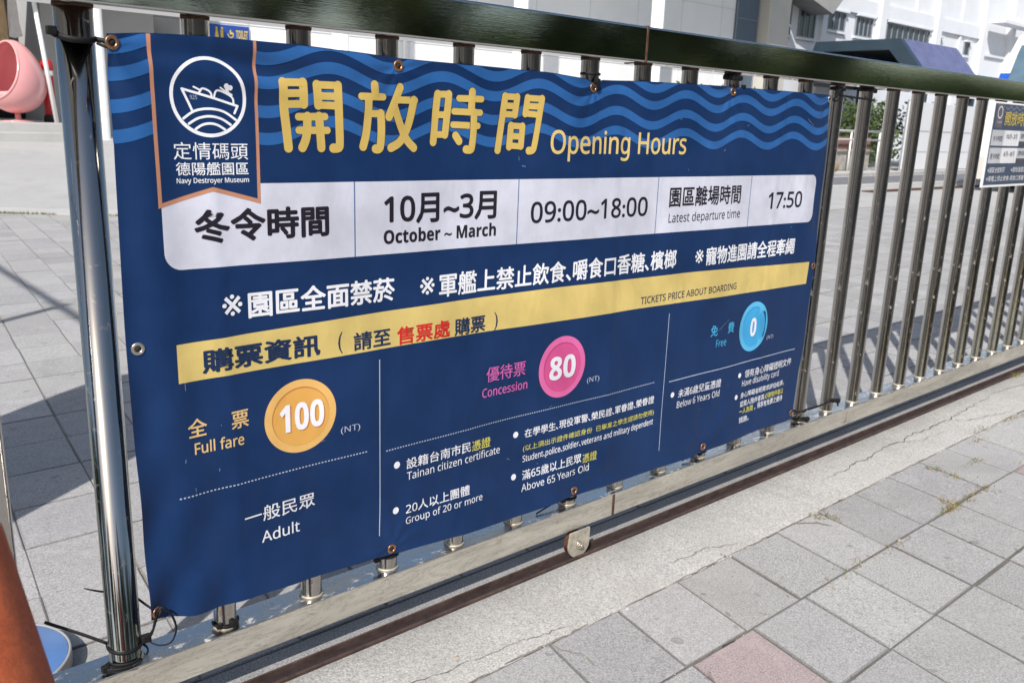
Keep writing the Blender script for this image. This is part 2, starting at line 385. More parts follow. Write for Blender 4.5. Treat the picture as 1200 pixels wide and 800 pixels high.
# cracks as thin ragged dark ribbons lying on the strip
def ribbon(mb, pts, w, z, seed=0, jit=.006, sub=14):
    ps = []
    for (a, b) in zip(pts[:-1], pts[1:]):
        for i in range(sub): t = i/sub; ps.append((a[0]+(b[0]-a[0])*t, a[1]+(b[1]-a[1])*t))
    ps.append(pts[-1]); vs = []
    for i, q in enumerate(ps):
        t = i/(len(ps)-1); d = Vector((ps[min(i+1, len(ps)-1)][0]-ps[max(i-1, 0)][0], ps[min(i+1, len(ps)-1)][1]-ps[max(i-1, 0)][1])); d.normalize()
        nn = Vector((-d.y, d.x)); o = jit*(mnoise.noise(Vector((q[0]*23+seed, q[1]*23, seed)))+.7*mnoise.noise(Vector((q[0]*70, q[1]*70, seed))))
        ww = w*.7*(.35+1.1*abs(mnoise.noise(Vector((q[0]*31, q[1]*31, seed+9)))))*(.3+min(1, 6*min(t, 1-t)))
        vs += [(q[0]+nn.x*(o+ww), q[1]+nn.y*(o+ww), z), (q[0]+nn.x*(o-ww), q[1]+nn.y*(o-ww), z)]
    mb.add(vs, [(2*i, 2*i+2, 2*i+3, 2*i+1) for i in range(len(ps)-1)])
mb = MB(); zc = GZ+.0062
ribbon(mb, [(2.55, -.215), (2.9, -.205), (3.23, -.191), (3.5, -.184), (3.76, -.19), (3.94, -.176), (4.4, -.15)], .0028, zc, 1, .02)
ribbon(mb, [(3.23, -.191), (3.35, -.24), (3.6, -.262)], .0015, zc, 2, .012)
ribbon(mb, [(3.76, -.19), (3.83, -.25), (4.05, -.30), (4.2, -.345)], .002, zc, 3, .012)
ribbon(mb, [(1.52, -.27), (1.72, -.285), (1.86, -.335)], .0014, zc, 4, .01)
ribbon(mb, [(.35, -.24), (.62, -.285), (.9, -.30), (1.08, -.345)], .0012, zc, 5, .014)
ribbon(mb, [(4.4, -.15), (5.2, -.19), (6.4, -.12)], .003, zc, 6, .02)
mb.build('crack', M['crack'], strip)
mb = MB()
ribbon(mb, [(.80, -.346), (.95, -.352), (1.1, -.349)], .007, GZ+.001, 7, .006)
ribbon(mb, [(.945, -.35), (.955, -.39), (.985, -.44), (.975, -.50)], .0045, GZ+.0022, 8, .006)
ribbon(mb, [(2.12, -.352), (2.2, -.40), (2.22, -.45)], .006, GZ+.0025, 9, .006)
for x0 in (-.4, .3, 1.25, 1.75, 2.3, 2.8, 3.35, 3.9, 4.5, 5.2): ribbon(mb, [(x0, -.352), (x0+.25, -.353), (x0+.5, -.351)], .0042, GZ+.0002, x0, .005)
mb.build('broken_joint', M['brokenedge'], strip)
mb = MB(); ribbon(mb, [(1.30, -.648), (1.355, -.652)], .006, GZ+.0028, 3, .002, 5); tag(mb.build('tar_patch', M['crack']), kind='structure')

# track
t = thing('gate_track', 'rusty iron track with a dark groove set along the ground under the gate', 'track', loc=(0, -.046, GZ))
mb = MB()
mb.box(-4, 9, -.021, -.0125, -.02, .0038, 0, .0012)
for _ in (0,): mb.box(-4, 9, .0155, .021, -.02, .0125, 0, .0018)
mb.build('track_lip', M['rust'], t)
mb = MB(); mb.box(-4, 9, -.0124, .0149, -.03, -.0022); mb.build('track_floor', M['rustdark'], t)

# kerb, grass, road, drain, ramp riser
mb = MB(); vs = []
for i in range(40):
    x = -7+i*.4; y = yk(x)
    for dy, dz in ((-.28, -.004), (-.28, .016), (.30, .024), (.30, -.004)): vs.append((x, y+dy, GZ+dz))
mb.add(vs, [(4*i+j, 4*i+4+j, 4*i+5+j, 4*i+1+j) for i in range(39) for j in range(3)]); tag(mb.build('plaza_kerb', M['kerb']), kind='structure')
mb = MB(); rnd = random.Random(3)
for i in range(2600):
    x = rnd.uniform(-3, 6.5); y = yk(x)-.285-abs(rnd.gauss(0, .012))
    if mnoise.noise(Vector((x*1.7, 0, 0))) < -.12: continue
    h = rnd.uniform(.012, .045); a = rnd.uniform(0, pi); w = .006
    mb.add([(x-w*cos(a), y-w*sin(a), GZ), (x+w*cos(a), y+w*sin(a), GZ), (x+rnd.gauss(0, .01), y+rnd.gauss(0, .01), GZ+h)], [(0, 1, 2)], 0 if rnd.random() < .7 else 1)
tag(mb.build('kerb_grass', [M['greenweed'], M['drygrass']]), 'thin line of green grass along the far plaza kerb', 'grass', None, 'stuff')
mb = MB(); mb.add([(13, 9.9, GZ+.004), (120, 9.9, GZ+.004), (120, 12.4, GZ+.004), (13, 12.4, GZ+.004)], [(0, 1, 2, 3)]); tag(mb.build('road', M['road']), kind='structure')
mb = MB(); mb.box(13, 120, 12.4, 12.75, GZ-.05, GZ+.10, 0, .02); mb.box(13, 120, 9.55, 9.9, GZ-.02, GZ+.008); tag(mb.build('road_kerb', M['kerb']), kind='structure')
mb = MB(); mb.add([(13, 11.98, GZ+.008), (120, 11.98, GZ+.008), (120, 12.12, GZ+.008), (13, 12.12, GZ+.008)], [(0, 1, 2, 3)]); tag(mb.build('road_marking', M['white']), kind='structure')
mb = MB(); mb.box(19.5, 34, 8.2, 8.5, GZ-.02, GZ+.012); tag(mb.build('drain_cover', M['weld']), 'long brown drain cover across the plaza behind the gate', 'drain')

# weeds in the joints (nobody could count them)
mb = MB(); rnd = random.Random(11)
spots = [(2.734, -.643, .050, 170), (3.023, -.640, .03, 80), (2.90, -.642, .05, 60), (3.065, -.43, .02, 60), (3.05, -.52, .025, 60), (2.28, -.41, .02, 50), (2.25, -.37, .02, 40), (2.76, -.60, .02, 40), (2.30, -.66, .05, 40),
         (4.06, -.37, .06, 90), (4.95, -.075, .05, 150), (5.15, -.08, .06, 130), (3.75, -.352, .08, 60), (3.5, -.645, .1, 50), (2.0, -.645, .1, 40), (4.5, -.36, .12, 80), (3.3, -.50, .04, 40), (3.6, -.40, .05, 30)]
for (x, y, s, nn) in spots:
    for i in range(nn):
        px_, py_ = x+rnd.gauss(0, s), y+rnd.gauss(0, s*.22 if s > .03 else s); h = rnd.uniform(.002, .016); a = rnd.uniform(0, 2*pi); w = rnd.uniform(.0008, .002); l = rnd.uniform(.004, .02)
        mb.add([(px_-w*sin(a), py_+w*cos(a), GZ+.001), (px_+w*sin(a), py_-w*cos(a), GZ+.001), (px_+l*cos(a), py_+l*sin(a), GZ+.001+h)], [(0, 1, 2)], 0 if rnd.random() < .42 else 1)
for i in range(900):                       # sparse dry litter along joints
    r = rnd.choice([0, 0, 1, 1, 1, 2]); y = (-.353, -.643, -.93)[r]+rnd.gauss(0, .006); x = rnd.uniform(.5, 6)
    if mnoise.noise(Vector((x*2.1, r*5, 2))) < .05: continue
    a = rnd.uniform(0, 2*pi); l = rnd.uniform(.003, .010); w = .0009
    mb.add([(x-w*sin(a), y+w*cos(a), GZ+.001), (x+w*sin(a), y-w*cos(a), GZ+.001), (x+l*cos(a), y+l*sin(a), GZ+.003)], [(0, 1, 2)], 1)
tag(mb.build('paving_weeds', [M['greenweed'], M['drygrass']]), 'dry and green weeds growing in the paving joints', 'weeds', None, 'stuff')

mb = MB(); rnd = random.Random(21)
for i in range(260):                       # loose grit on the concrete and along the joints
    x = rnd.uniform(.4, 5.5); y = rnd.choice([-.36+rnd.gauss(0, .012), rnd.uniform(-.34, -.08), -.645+rnd.gauss(0, .008)]); s_ = rnd.uniform(.0008, .0028) if i > 25 else rnd.uniform(.003, .0055)
    q = [(x+s_*cos(a)*rnd.uniform(.7, 1.2), y+s_*sin(a)*rnd.uniform(.7, 1.2), GZ+.0015) for a in (0, 1.3, 2.5, 3.8, 5)]+[(x, y, GZ+.002+s_*rnd.uniform(.7, 1.3))]
    mb.add(q, [(j, (j+1) % 5, 5) for j in range(5)], rnd.choice([0, 0, 1, 2]))
tag(mb.build('loose_grit', [M['kerb'], M['joint'], M['drygrass']]), 'loose grit scattered on the concrete strip and paving joints', 'grit', None, 'stuff')

# ------------------------------------------------------------------ sliding gate
gate = thing('sliding_gate', 'stainless steel sliding gate with vertical bars carrying the blue banner', 'gate', loc=(1.0, 0, 0))
def G(mb, name, mat):
    o = mb.build(name, mat, gate); o.location = (-1.0, 0, 0); return o
mb = MB(); mb.box(-.262, 9.2, -.0405, .0405, 1.3445, 1.4440, 0, .006); G(mb, 'top_rail', M['rail'])
mb = MB()
mb.box(1.5345, 1.5445, -.0425, .0425, 1.3425, 1.4462, 0, .003); G(mb, 'weld_seam', M['weld'])
mb = MB(); mb.box(-.262, 9.2, -.0405, .0405, -.080, -.0035, 0, .003); sill = G(mb, 'bottom_rail', M['sill'])
mb = MB(); mb.box(-.264, 9.2, -.0415, .0412, -.0035, 0.0, 0, .0012); G(mb, 'rail_cap', M['silltop'])
mb = MB(); rnd = random.Random(8)
for i in range(14): ribbon(mb, [(1.53+rnd.gauss(0, .006), 0), (1.53+rnd.gauss(0, .006), 1)], .002, 0, i)
mb = MB(); mb.box(1.522, 1.534, -.0422, -.038, -.079, -.006, 0, .002)
G(mb, 'rust_seam', M['weld'])
# one bar, then copies
mb = MB(); R_ = .0262
mb.lathe([(R_+.0015, 0), (R_+.001, .004), (R_, .007), (R_, 1.34), (R_+.001, 1.345)], seg=28)
bar = mb.build('bar', M['bar'], gate)
mb = MB(); mb.lathe([(R_+.003, .0), (R_+.004, .0022), (R_+.001, .005)], seg=28); wc = mb.build('weld_ring', M['zinc'], bar)
mb = MB(); mb.lathe([(R_+.0004, 1.3385), (R_+.0014, 1.342), (R_+.002, 1.3452)], seg=28); wt = mb.build('rust_ring', M['weld'], bar)
first = True
rnd = random.Random(4)
for i in [-1]+list(range(1, 41)):
    x = .225*i-1.0+(.012 if i == -1 else 0)
    if first: b = bar; first = False
    else:
        b = bar.copy(); COL.objects.link(b)
        for ch in (wc, wt):
            c = ch.copy(); COL.objects.link(c); c.parent = b
    b.parent = gate; b.location = (x, 0, 0); b.rotation_euler[2] = rnd.uniform(-.6, .6)
mb = MB(); mb.lathe([(.0365, 0), (.0355, .003), (.0335, .005), (.0335, 1.345)], seg=40); po = mb.build('post', M['post'], gate); po.location = (-1.0, 0, 0)
mb = MB(); mb.lathe([(.0338, 1.3395), (.0345, 1.342), (.0352, 1.3452)], seg=40); mb.build('rust_ring', M['weld'], po)
# wheel under the rail
def wheel(x):
    w = MB(); w.lathe([(.012, -.013), (.036, -.013), (.040, -.008), (.034, 0), (.040, .008), (.036, .013), (.012, .013)], axis='y', seg=40)
    wo = w.build('wheel', M['weld'], gate); wo.location = (x-1.0, -.036, -.1245)
    b = MB(); pts = [(-.040, .0465), (.046, .0465), (.046, .004)]+[(.046*cos(a), .046*sin(a)*.93) for a in [-(i*pi/18) for i in range(1, 18)]]+[(-.046, .004)]
    b.prism(pts, -.0225, -.0165); bo = b.build('wheel_bracket', M['zinc'], wo)
    c = MB(); c.lathe([(.0145, -.0262), (.0145, -.0226)], axis='y', seg=24); hx = [(.0105*cos(i*pi/3), .0105*sin(i*pi/3)) for i in range(6)]
    c.prism(hx, -.0325, -.0263); c.lathe([(.005, -.037), (.005, -.0326)], axis='y', seg=14); bo2 = c.build('axle_bolt', M['nickel'], wo)
wheel(1.357)
STROKES = [[(0.389, 1.229), (0.39, 1.179), (0.394, 1.137), (0.398, 1.095)], [(0.389, 1.229), (0.438, 1.231)], [(0.437, 1.231), (0.437, 1.187)], [(0.392, 1.207), (0.436, 1.209)], [(0.393, 1.185), (0.437, 1.187)], [(0.47, 1.228), (0.472, 1.186)], [(0.47, 1.228), (0.522, 1.229)], [(0.522, 1.229), (0.523, 1.16), (0.524, 1.105), (0.52, 1.096), (0.507, 1.095)], [(0.471, 1.205), (0.521, 1.206)], [(0.473, 1.186), (0.521, 1.186)], [(0.423, 1.16), (0.488, 1.162)], [(0.423, 1.132), (0.493, 1.133)], [(0.445, 1.161), (0.441, 1.119), (0.431, 1.096)], [(0.473, 1.162), (0.477, 1.096)], [(0.616, 1.235), (0.618, 1.212)], [(0.581, 1.209), (0.641, 1.21)], [(0.6, 1.207), (0.599, 1.172), (0.593, 1.127), (0.585, 1.099)], [(0.6, 1.172), (0.633, 1.173)], [(0.633, 1.173), (0.634, 1.137), (0.631, 1.102), (0.626, 1.094), (0.618, 1.094)], [(0.688, 1.233), (0.672, 1.2), (0.655, 1.167)], [(0.674, 1.205), (0.73, 1.206)], [(0.726, 1.206), (0.71, 1.149), (0.687, 1.112), (0.66, 1.097)], [(0.669, 1.193), (0.689, 1.144), (0.706, 1.115), (0.726, 1.097)], [(0.796, 1.223), (0.791, 1.178), (0.784, 1.111)], [(0.796, 1.223), (0.829, 1.224)], [(0.829, 1.224), (0.826, 1.179), (0.82, 1.129)], [(0.793, 1.175), (0.824, 1.176)], [(0.788, 1.129), (0.82, 1.129)], [(0.9, 1.233), (0.898, 1.187)], [(0.86, 1.216), (0.93, 1.217)], [(0.846, 1.185), (0.927, 1.184)], [(0.844, 1.153), (0.921, 1.152)], [(0.907, 1.184), (0.907, 1.137), (0.904, 1.104), (0.9, 1.094), (0.886, 1.094)], [(0.853, 1.127), (0.864, 1.114)], [(1.006, 1.227), (0.998, 1.173), (0.987, 1.093)], [(1.006, 1.227), (1.047, 1.227)], [(1.047, 1.227), (1.041, 1.183)], [(1.004, 1.204), (1.044, 1.204)], [(1.002, 1.183), (1.041, 1.183)], [(1.083, 1.226), (1.077, 1.187)], [(1.083, 1.226), (1.134, 1.226)], [(1.134, 1.226), (1.123, 1.153), (1.114, 1.105), (1.108, 1.094), (1.094, 1.092)], [(1.08, 1.206), (1.13, 1.206)], [(1.078, 1.187), (1.128, 1.185)], [(1.029, 1.155), (1.025, 1.102)], [(1.029, 1.155), (1.069, 1.154)], [(1.069, 1.154), (1.066, 1.104)], [(1.027, 1.129), (1.065, 1.128)], [(1.025, 1.105), (1.063, 1.103)]]
# ------------------------------------------------------------------ banner
C_ = {'cloth': (.0032, .0265, .103), 'wave': (.022, .112, .335), 'copper': (.50, .235, .145), 'white': (.80, .81, .86), 'panel': (.62, .63, .73), 'strip': (.66, .505, .175),
      'gold': (.61, .43, .115), 'goldrim': (.035, .045, .07), 'gold2': (.72, .53, .19), 'ink': (.016, .012, .022), 'navy': (.010, .028, .085), 'red': (.62, .022, .020), 'tan': (.72, .49, .22),
      'pale': (.42, .47, .60), 'yel': (.66, .62, .12), 'pink': (.62, .13, .42), 'cyan': (.07, .42, .72), 'pw': (.82, .82, .88), 'div': (.10, .17, .34),
      'c100a': (.74, .44, .14), 'c100b': (.70, .37, .09), 'c100c': (.50, .19, .05), 'c80a': (.74, .15, .38), 'c80b': (.66, .09, .28), 'c80c': (.45, .04, .18), 'c0a': (.10, .46, .76), 'c0b': (.05, .38, .72), 'c0c': (.03, .22, .50)}
P = {k: m_print('print_'+k, v) for k, v in C_.items()}
YB = -.0365
TOP = [(.036, 1.296), (.114, 1.304), (.208, 1.307), (.335, 1.307), (.431, 1.307), (.533, 1.304), (.652, 1.300), (.685, 1.298), (.874, 1.297), (1.148, 1.295), (1.30, 1.287), (1.335, 1.278), (1.37, 1.287), (1.582, 1.294), (1.977, 1.299), (2.35, 1.300), (2.63, 1.300)]
BOT = [(.036, .104), (.075, .092), (.165, .077), (.408, .067), (.595, .058), (.66, .052), (.957, .039), (1.225, .036), (1.34, .038), (1.946, .031), (1.99, .036), (2.3, .044), (2.5, .036), (2.63, .034)]
def interp(T, x):
    if x <= T[0][0]: return T[0][1]
    for (a, va), (b, vb) in zip(T[:-1], T[1:]):
        if x <= b: t = (x-a)/(b-a); return va+(vb-va)*smooth(t)*.6+(vb-va)*t*.4
    return T[-1][1]
EYES_TOP = [.685, 1.335, 1.993]; EYES_BOT = [.666, 1.341, 1.993]
def disp(x, z):
    d = .0036*sin(x*4.1+.6)*(.4+.6*sin(z*2.1+x)) + .0022*sin(x*9.3+z*3.0)+.0010*sin(x*21+z*5.5)
    d += .0055*exp(-(x-.04)/.11)*sin(x*52+z*2.2)*min(1, (1.32-z)*3)                  # vertical pleats by the left hem
    s = (x-.04)-(1.297-z)*.8; q = (x-.04)+(1.297-z)
    d += .010*exp(-q/.10)*cos(s*46+.4)+.006*exp(-((x-.30)/.16)**2-((z-1.25)/.045)**2)*sin((z-1.25)*70+x*12)   # tugged corner, slack under the hem
    for e in EYES_TOP:
        r = (x-e)**2+((1.29-z)*.7)**2; d -= .0040*exp(-r/.055**2); d += .0022*exp(-abs(x-e)/.12)*sin((x-e)*60)*exp(-(1.3-z)/.07)
    for e in EYES_BOT:
        r = (x-e)**2+((z-.05)*.7)**2; d -= .0035*exp(-r/.06**2); d += .0022*exp(-abs(x-e)/.12)*sin((x-e)*55)*exp(-z/.08)
    for xc, aa in ((.242, .0014), (.905, .0012), (1.46, .0012), (2.30, .0015)): d += aa*exp(-((x-xc-.01*sin(z*5))/.017)**2)       # fold lines
    for ex, ez in ((.05, 1.28), (.685, 1.28), (1.335, 1.265), (1.993, 1.284), (2.598, 1.285), (.666, .069), (1.341, .056), (1.993, .056), (2.59, .062)):
        rr_ = sqrt((x-ex)**2+(z-ez)**2)
        if rr_ < .45: d += .0019*sin(9*atan2(z-ez, x-ex)+ex*7)*(rr_/.05)*exp(-rr_/.075)
    d += .010*smooth((.22-z)/.2)*(.55+.45*sin(x*6.3+.9))
    s2 = (x-.04)-(z-.10)*.55; q2 = (x-.04)+(z-.10)*.45
    d += .009*exp(-q2/.11)*cos(s2*48+1.2)
    d -= .007*smooth((x-2.50)/.13)*(.7+.3*sin(z*9)); d += .0025*exp(-((x-2.60)/.12)**2)*sin((z+x*.9)*17)
    return d
def surf(x, z): return Vector((x, YB-max(-.0085, disp(x, z)), z))
def nrm(x, z):
    e = .0015; a = surf(x+e, z)-surf(x-e, z); b = surf(x, z+e)-surf(x, z-e)
    n_ = a.cross(b); n_.normalize(); return n_ if n_.y < 0 else -n_
_nc = {}
def nrm_c(x, z):
    k_ = (round(x*400), round(z*400))
    if k_ not in _nc: _nc[k_] = nrm(k_[0]/400, k_[1]/400)
    return _nc[k_]
class Sheet:
    def __init__(s): s.v = []; s.nn = []; s.f = []; s.mi = []; s.mats = []
    def mat(s, k):
        if k not in s.mats: s.mats.append(k)
        return s.mats.index(k)
    def put(s, pts, fs, k, lift, fine=True):
        o = len(s.v)
        for x, z in pts:
            q = surf(x, z); n_ = nrm(x, z) if fine else nrm_c(x, z); s.v.append(q+n_*lift); s.nn.append(n_)
        for f in fs:
            ar = sum(pts[f[i-1]][0]*pts[f[i]][1]-pts[f[i]][0]*pts[f[i-1]][1] for i in range(len(f)))
            s.f.append(tuple(i+o for i in (f if ar > 0 else f[::-1])))
        s.mi += [s.mat(k)]*len(fs)
    def strip(s, xs, zb, zt, k, lift, dz=.02):
        h = max(abs(zt(x)-zb(x)) for x in xs); n = max(1, int(h/dz+.99)); pts = []
        for x in xs:
            a, b = zb(x), zt(x); pts += [(x, a+(b-a)*j/n) for j in range(n+1)]
        fs = [(i*(n+1)+j, (i+1)*(n+1)+j, (i+1)*(n+1)+j+1, i*(n+1)+j+1) for i in range(len(xs)-1) for j in range(n)]
        s.put(pts, fs, k, lift)
    def rect(s, x0, x1, z0, z1, k, lift): s.strip(lrange(x0, x1, .015), lambda x: z0, lambda x: z1, k, lift)
    def disc(s, cx, cz, r0, r1, k, lift, seg=56, sx=1.0):
        pts = [(cx+r*sx*cos(2*pi*i/seg), cz+r*sin(2*pi*i/seg)) for r in ([r0, r1] if r0 else [r1]) for i in range(seg)]
        if r0: fs = [(i, (i+1) % seg, seg+(i+1) % seg, seg+i) for i in range(seg)]
        else: pts.append((cx, cz)); fs = [(i, (i+1) % seg, seg) for i in range(seg)]
        s.put(pts, fs, k, lift)
    def stroke(s, pts, w, k, lift):                      # round-ended pen stroke
        ps = []
        if len(pts) > 2:                                 # soften corners
            for i in range(len(pts)-1):
                p0, p1, p2, p3 = pts[max(0, i-1)], pts[i], pts[i+1], pts[min(len(pts)-1, i+2)]
                for j in range(5):
                    t = j/5; ps.append(tuple(.5*(2*p1[a]+(p2[a]-p0[a])*t+(2*p0[a]-5*p1[a]+4*p2[a]-p3[a])*t*t+(3*p1[a]-p0[a]-3*p2[a]+p3[a])*t**3) for a in (0, 1)))
            ps.append(pts[-1])
        else: ps = [pts[0], tuple((pts[0][a]+pts[1][a])/2 for a in (0, 1)), pts[1]]
        n = len(ps); L, Rr = [], []
        for i in range(n):
            a, b = ps[max(0, i-1)], ps[min(n-1, i+1)]; dx, dz = b[0]-a[0], b[1]-a[1]; l = sqrt(dx*dx+dz*dz) or 1; nx, nz = -dz/l, dx/l
            L.append((ps[i][0]+nx*w, ps[i][1]+nz*w)); Rr.append((ps[i][0]-nx*w, ps[i][1]-nz*w))
        def cap(c, frm, sgn):
            a0 = atan2(frm[1]-c[1], frm[0]-c[0]); return [(c[0]+w*cos(a0+sgn*pi*j/10), c[1]+w*sin(a0+sgn*pi*j/10)) for j in range(1, 10)]
        fs = [(i, i+1, n+i+1, n+i) for i in range(n-1)]; allp = L+Rr
        for c, fr, to, sgn in ((ps[0], 0, n, 1), (ps[-1], 2*n-1, n-1, 1)):
            cp = cap(c, allp[fr], sgn); o = len(allp); allp = allp+cp; fs.append(tuple([fr]+list(range(o, o+9))+[to]))
        s.put(allp, fs, k, lift)
    def text(s, body, x0, z0, x1, z1, mode, k, wt, lift=.0011):
        me, bb = glyphs(body, wt >= .039)
        xa, xb, za, zb = bb
        if mode == 'L': za = 0
        w = wt if wt < .039 else .012
        sx = (x1-x0)/(xb-xa+2*w); sz = (z1-z0)/(zb-za+(2*w if mode != 'L' else w))
        n = 0 if w <= .003 else (4 if w < .01 else 8)
        offs = [(0, 0)]+[(w*cos(2*pi*i/n+pi/4), w*sin(2*pi*i/n+pi/4)) for i in range(n)]
        for i, (ox, oz) in enumerate(offs):
            s.put([(x0+(v.x+ox-xa+w)*sx, z0+(v.y+oz-za+(w if mode != 'L' else 0))*sz) for v in me[0]], me[1], k, lift+2.2e-5*i, False)
    def build(s, name, parent):
        me = bpy.data.meshes.new(name); me.from_pydata(s.v, [], s.f)
        for k in s.mats: me.materials.append(P[k] if k in P else M[k])
        me.polygons.foreach_set('material_index', s.mi); me.polygons.foreach_set('use_smooth', [True]*len(s.f)); me.update()
        me.normals_split_custom_set_from_vertices([tuple(n_) for n_ in s.nn])
        o = bpy.data.objects.new(name, me); COL.objects.link(o); o.parent = parent
        q = Vector((0, 0, 0)); a = parent
        while a is not None: q += a.location; a = a.parent
        o.location = -q; return o
def lrange(a, b, st): n = max(1, int((b-a)/st+.5)); return [a+(b-a)*i/n for i in range(n+1)]
_cache = {}
def glyphs(body, wt=0):
    f = lambda ch: chr({'A': 0x1D5A0, 'a': 0x1D5BA, '0': 0x1D7E2}[g]+(0 if not wt else (0x34 if g != '0' else 10))+ord(ch)-ord(g)) if (g := 'A' if 'A' <= ch <= 'Z' else 'a' if 'a' <= ch <= 'z' else '0' if '0' <= ch <= '9' else None) else ch
    if '、' in body and len(body) > 1:                     # set the enumeration comma half wide, as printed
        vs, fs, cur = [], [], 0
        for i, seg in enumerate(body.split('、')):
            for sg_, gap in (([('、', .05)] if i else [])+[(seg, .14 if i else 0)]):
                (v_, f_), bb = glyphs(sg_, wt); o_ = len(vs); dx = cur+gap-bb[0]
                vs += [Vector((v.x+dx, v.y, 0)) for v in v_]; fs += [tuple(a+o_ for a in q) for q in f_]; cur = bb[1]+dx
        bb = (min(v.x for v in vs), max(v.x for v in vs), min(v.y for v in vs), max(v.y for v in vs))
        _cache[(body, wt)] = ((vs, fs), bb); return _cache[(body, wt)]
    body = ''.join(map(f, body))
    if (body, wt) in _cache: return _cache[(body, wt)]
    c = bpy.data.curves.new('lettering', 'FONT'); c.body = body; c.resolution_u = 2; c.size = 1
    o = bpy.data.objects.new('lettering', c); COL.objects.link(o); bpy.context.view_layer.update()
    dg = bpy.context.evaluated_depsgraph_get(); me = bpy.data.meshes.new_from_object(o.evaluated_get(dg))
    vs = [v.co.copy() for v in me.vertices]; fs = [tuple(p.vertices) for p in me.polygons]
    bpy.data.objects.remove(o); bpy.data.curves.remove(c); bpy.data.meshes.remove(me)
    bb = (min(v.x for v in vs), max(v.x for v in vs), min(v.y for v in vs), max(v.y for v in vs))
    _cache[(body, wt)] = ((vs, fs), bb); return _cache[(body, wt)]

banner = thing('banner', 'large blue vinyl opening hours banner tied across the near bars of the gate', 'banner', loc=(1.33, YB, .03))
sh = Sheet(); xs = lrange(.037, .36, .005)[:-1]+lrange(.36, 2.622, .010); nz = 170; pts = []
for x in xs:
    zb, zt = interp(BOT, x), interp(TOP, x)
    for j in range(nz+1):
        z = zb+(zt-zb)*j/nz; xx = x
        if x > 2.55: xx = x-.021*(((z-.65)/.65)**2)*(x-2.55)/.07
        if x < .06: xx = x+.003*(sin(z*7)+1)*(.06-x)/.023
        pts.append((xx, z))
sh.put(pts, [(i*(nz+1)+j, (i+1)*(nz+1)+j, (i+1)*(nz+1)+j+1, i*(nz+1)+j+1) for i in range(len(xs)-1) for j in range(nz)], 'cloth', 0)
rnd = random.Random(2)
for i in range(46):                                       # scuffs and scratches in the cloth
    x, z = rnd.uniform(.08, 2.58), rnd.uniform(.08, 1.26); a = rnd.choice([pi/2+rnd.gauss(0, .1), rnd.uniform(0, pi)]); l = rnd.uniform(.003, .013) if i > 5 else rnd.uniform(.03, .09)
    p = [(x+l*t*cos(a)+rnd.gauss(0, .0006), z+l*t*sin(a)) for t in (-.5, 0, .5)]
    w = rnd.uniform(.0002, .00045); sh.put([(q[0]-w*sin(a), q[1]+w*cos(a)) for q in p]+[(q[0]+w*sin(a), q[1]-w*cos(a)) for q in p], [(0, 1, 4, 3), (1, 2, 5, 4)], 'pale', .0004)
sheet = sh.build('banner_sheet', banner)
wv = Sheet()
def wz(c): return lambda x: c-.0195*cos(2*pi*(x-.66)/.3105)
for c in (1.293, 1.245, 1.187, 1.132):
    for xa, xb in ((.042, .1195), (.3305, 2.605)):
        xs_ = lrange(xa, xb, .006); f = wz(c)
        lim = lambda x: interp(TOP, x)-.002
        wv.strip(xs_, lambda x: min(f(x)-.0125, lim(x)), lambda x: min(f(x)+.0125, lim(x)), 'wave', .0006, .0065)
wv.build('wave_print', banner)
# pennant with the museum emblem
pn = Sheet()
xp0, xp1, xpm = .116, .332, .229
pb = lambda x: .976+.031*max(0, 1-abs(x-xpm)/(xpm-xp0-.0005))
pn.strip(lrange(xp0, xp1, .004), pb, lambda x: interp(TOP, x)-.001, 'copper', .0009, .004)
pn.strip(lrange(xp0+.0075, xp1-.0075, .006), lambda x: pb(x)+.0095, lambda x: interp(TOP, x)-.0009, 'cloth', .0014, .004)
pen = pn.build('pennant', banner)
em = Sheet(); ec = (.2295, 1.192)
em.disc(*ec, .0705, .0775, 'white', .0018, 64)
wd = .0024
def ES(p, w=wd, l=.0012): em.stroke(p, w, 'white', l+.0008)
ES([(.196, 1.163), (.177, 1.206)]); ES([(.177, 1.206), (.23, 1.193), (.288, 1.177)], wd, .00122); ES([(.288, 1.177), (.281, 1.163)], wd, .00124)
ES([(.177, 1.150), (.200, 1.165), (.2295, 1.170), (.259, 1.165), (.283, 1.150)], wd, .00126)
ES([(.187, 1.140), (.206, 1.151), (.2295, 1.1555), (.253, 1.151), (.272, 1.140)], wd, .00128)
ES([(.200, 1.130), (.214, 1.1385), (.2295, 1.1415), (.245, 1.1385), (.260, 1.130)], wd, .0013)
ES([(.210, 1.199), (.217, 1.2085), (.2315, 1.203), (.2355, 1.192)], .002, .00132); ES([(.200, 1.211), (.214, 1.2045)], .0018, .00134)
ES([(.239, 1.191), (.247, 1.2065), (.276, 1.195), (.280, 1.181)], .002, .00136); ES([(.253, 1.212), (.263, 1.2055)], .0018, .00138); ES([(.264, 1.206), (.277, 1.1985)], .0018, .0014)
em.disc(.2655, 1.2155, 0, .0052, 'white', .00202, 20); em.disc(.2735, 1.2125, 0, .0052, 'white', .00204, 20); ES([(.266, 1.212), (.2675, 1.205)], .0034, .00146)
em.text('925', .192, 1.187, .206, 1.195, 'C', 'pale', 0, .0018)
em.build('ship_emblem', pen)
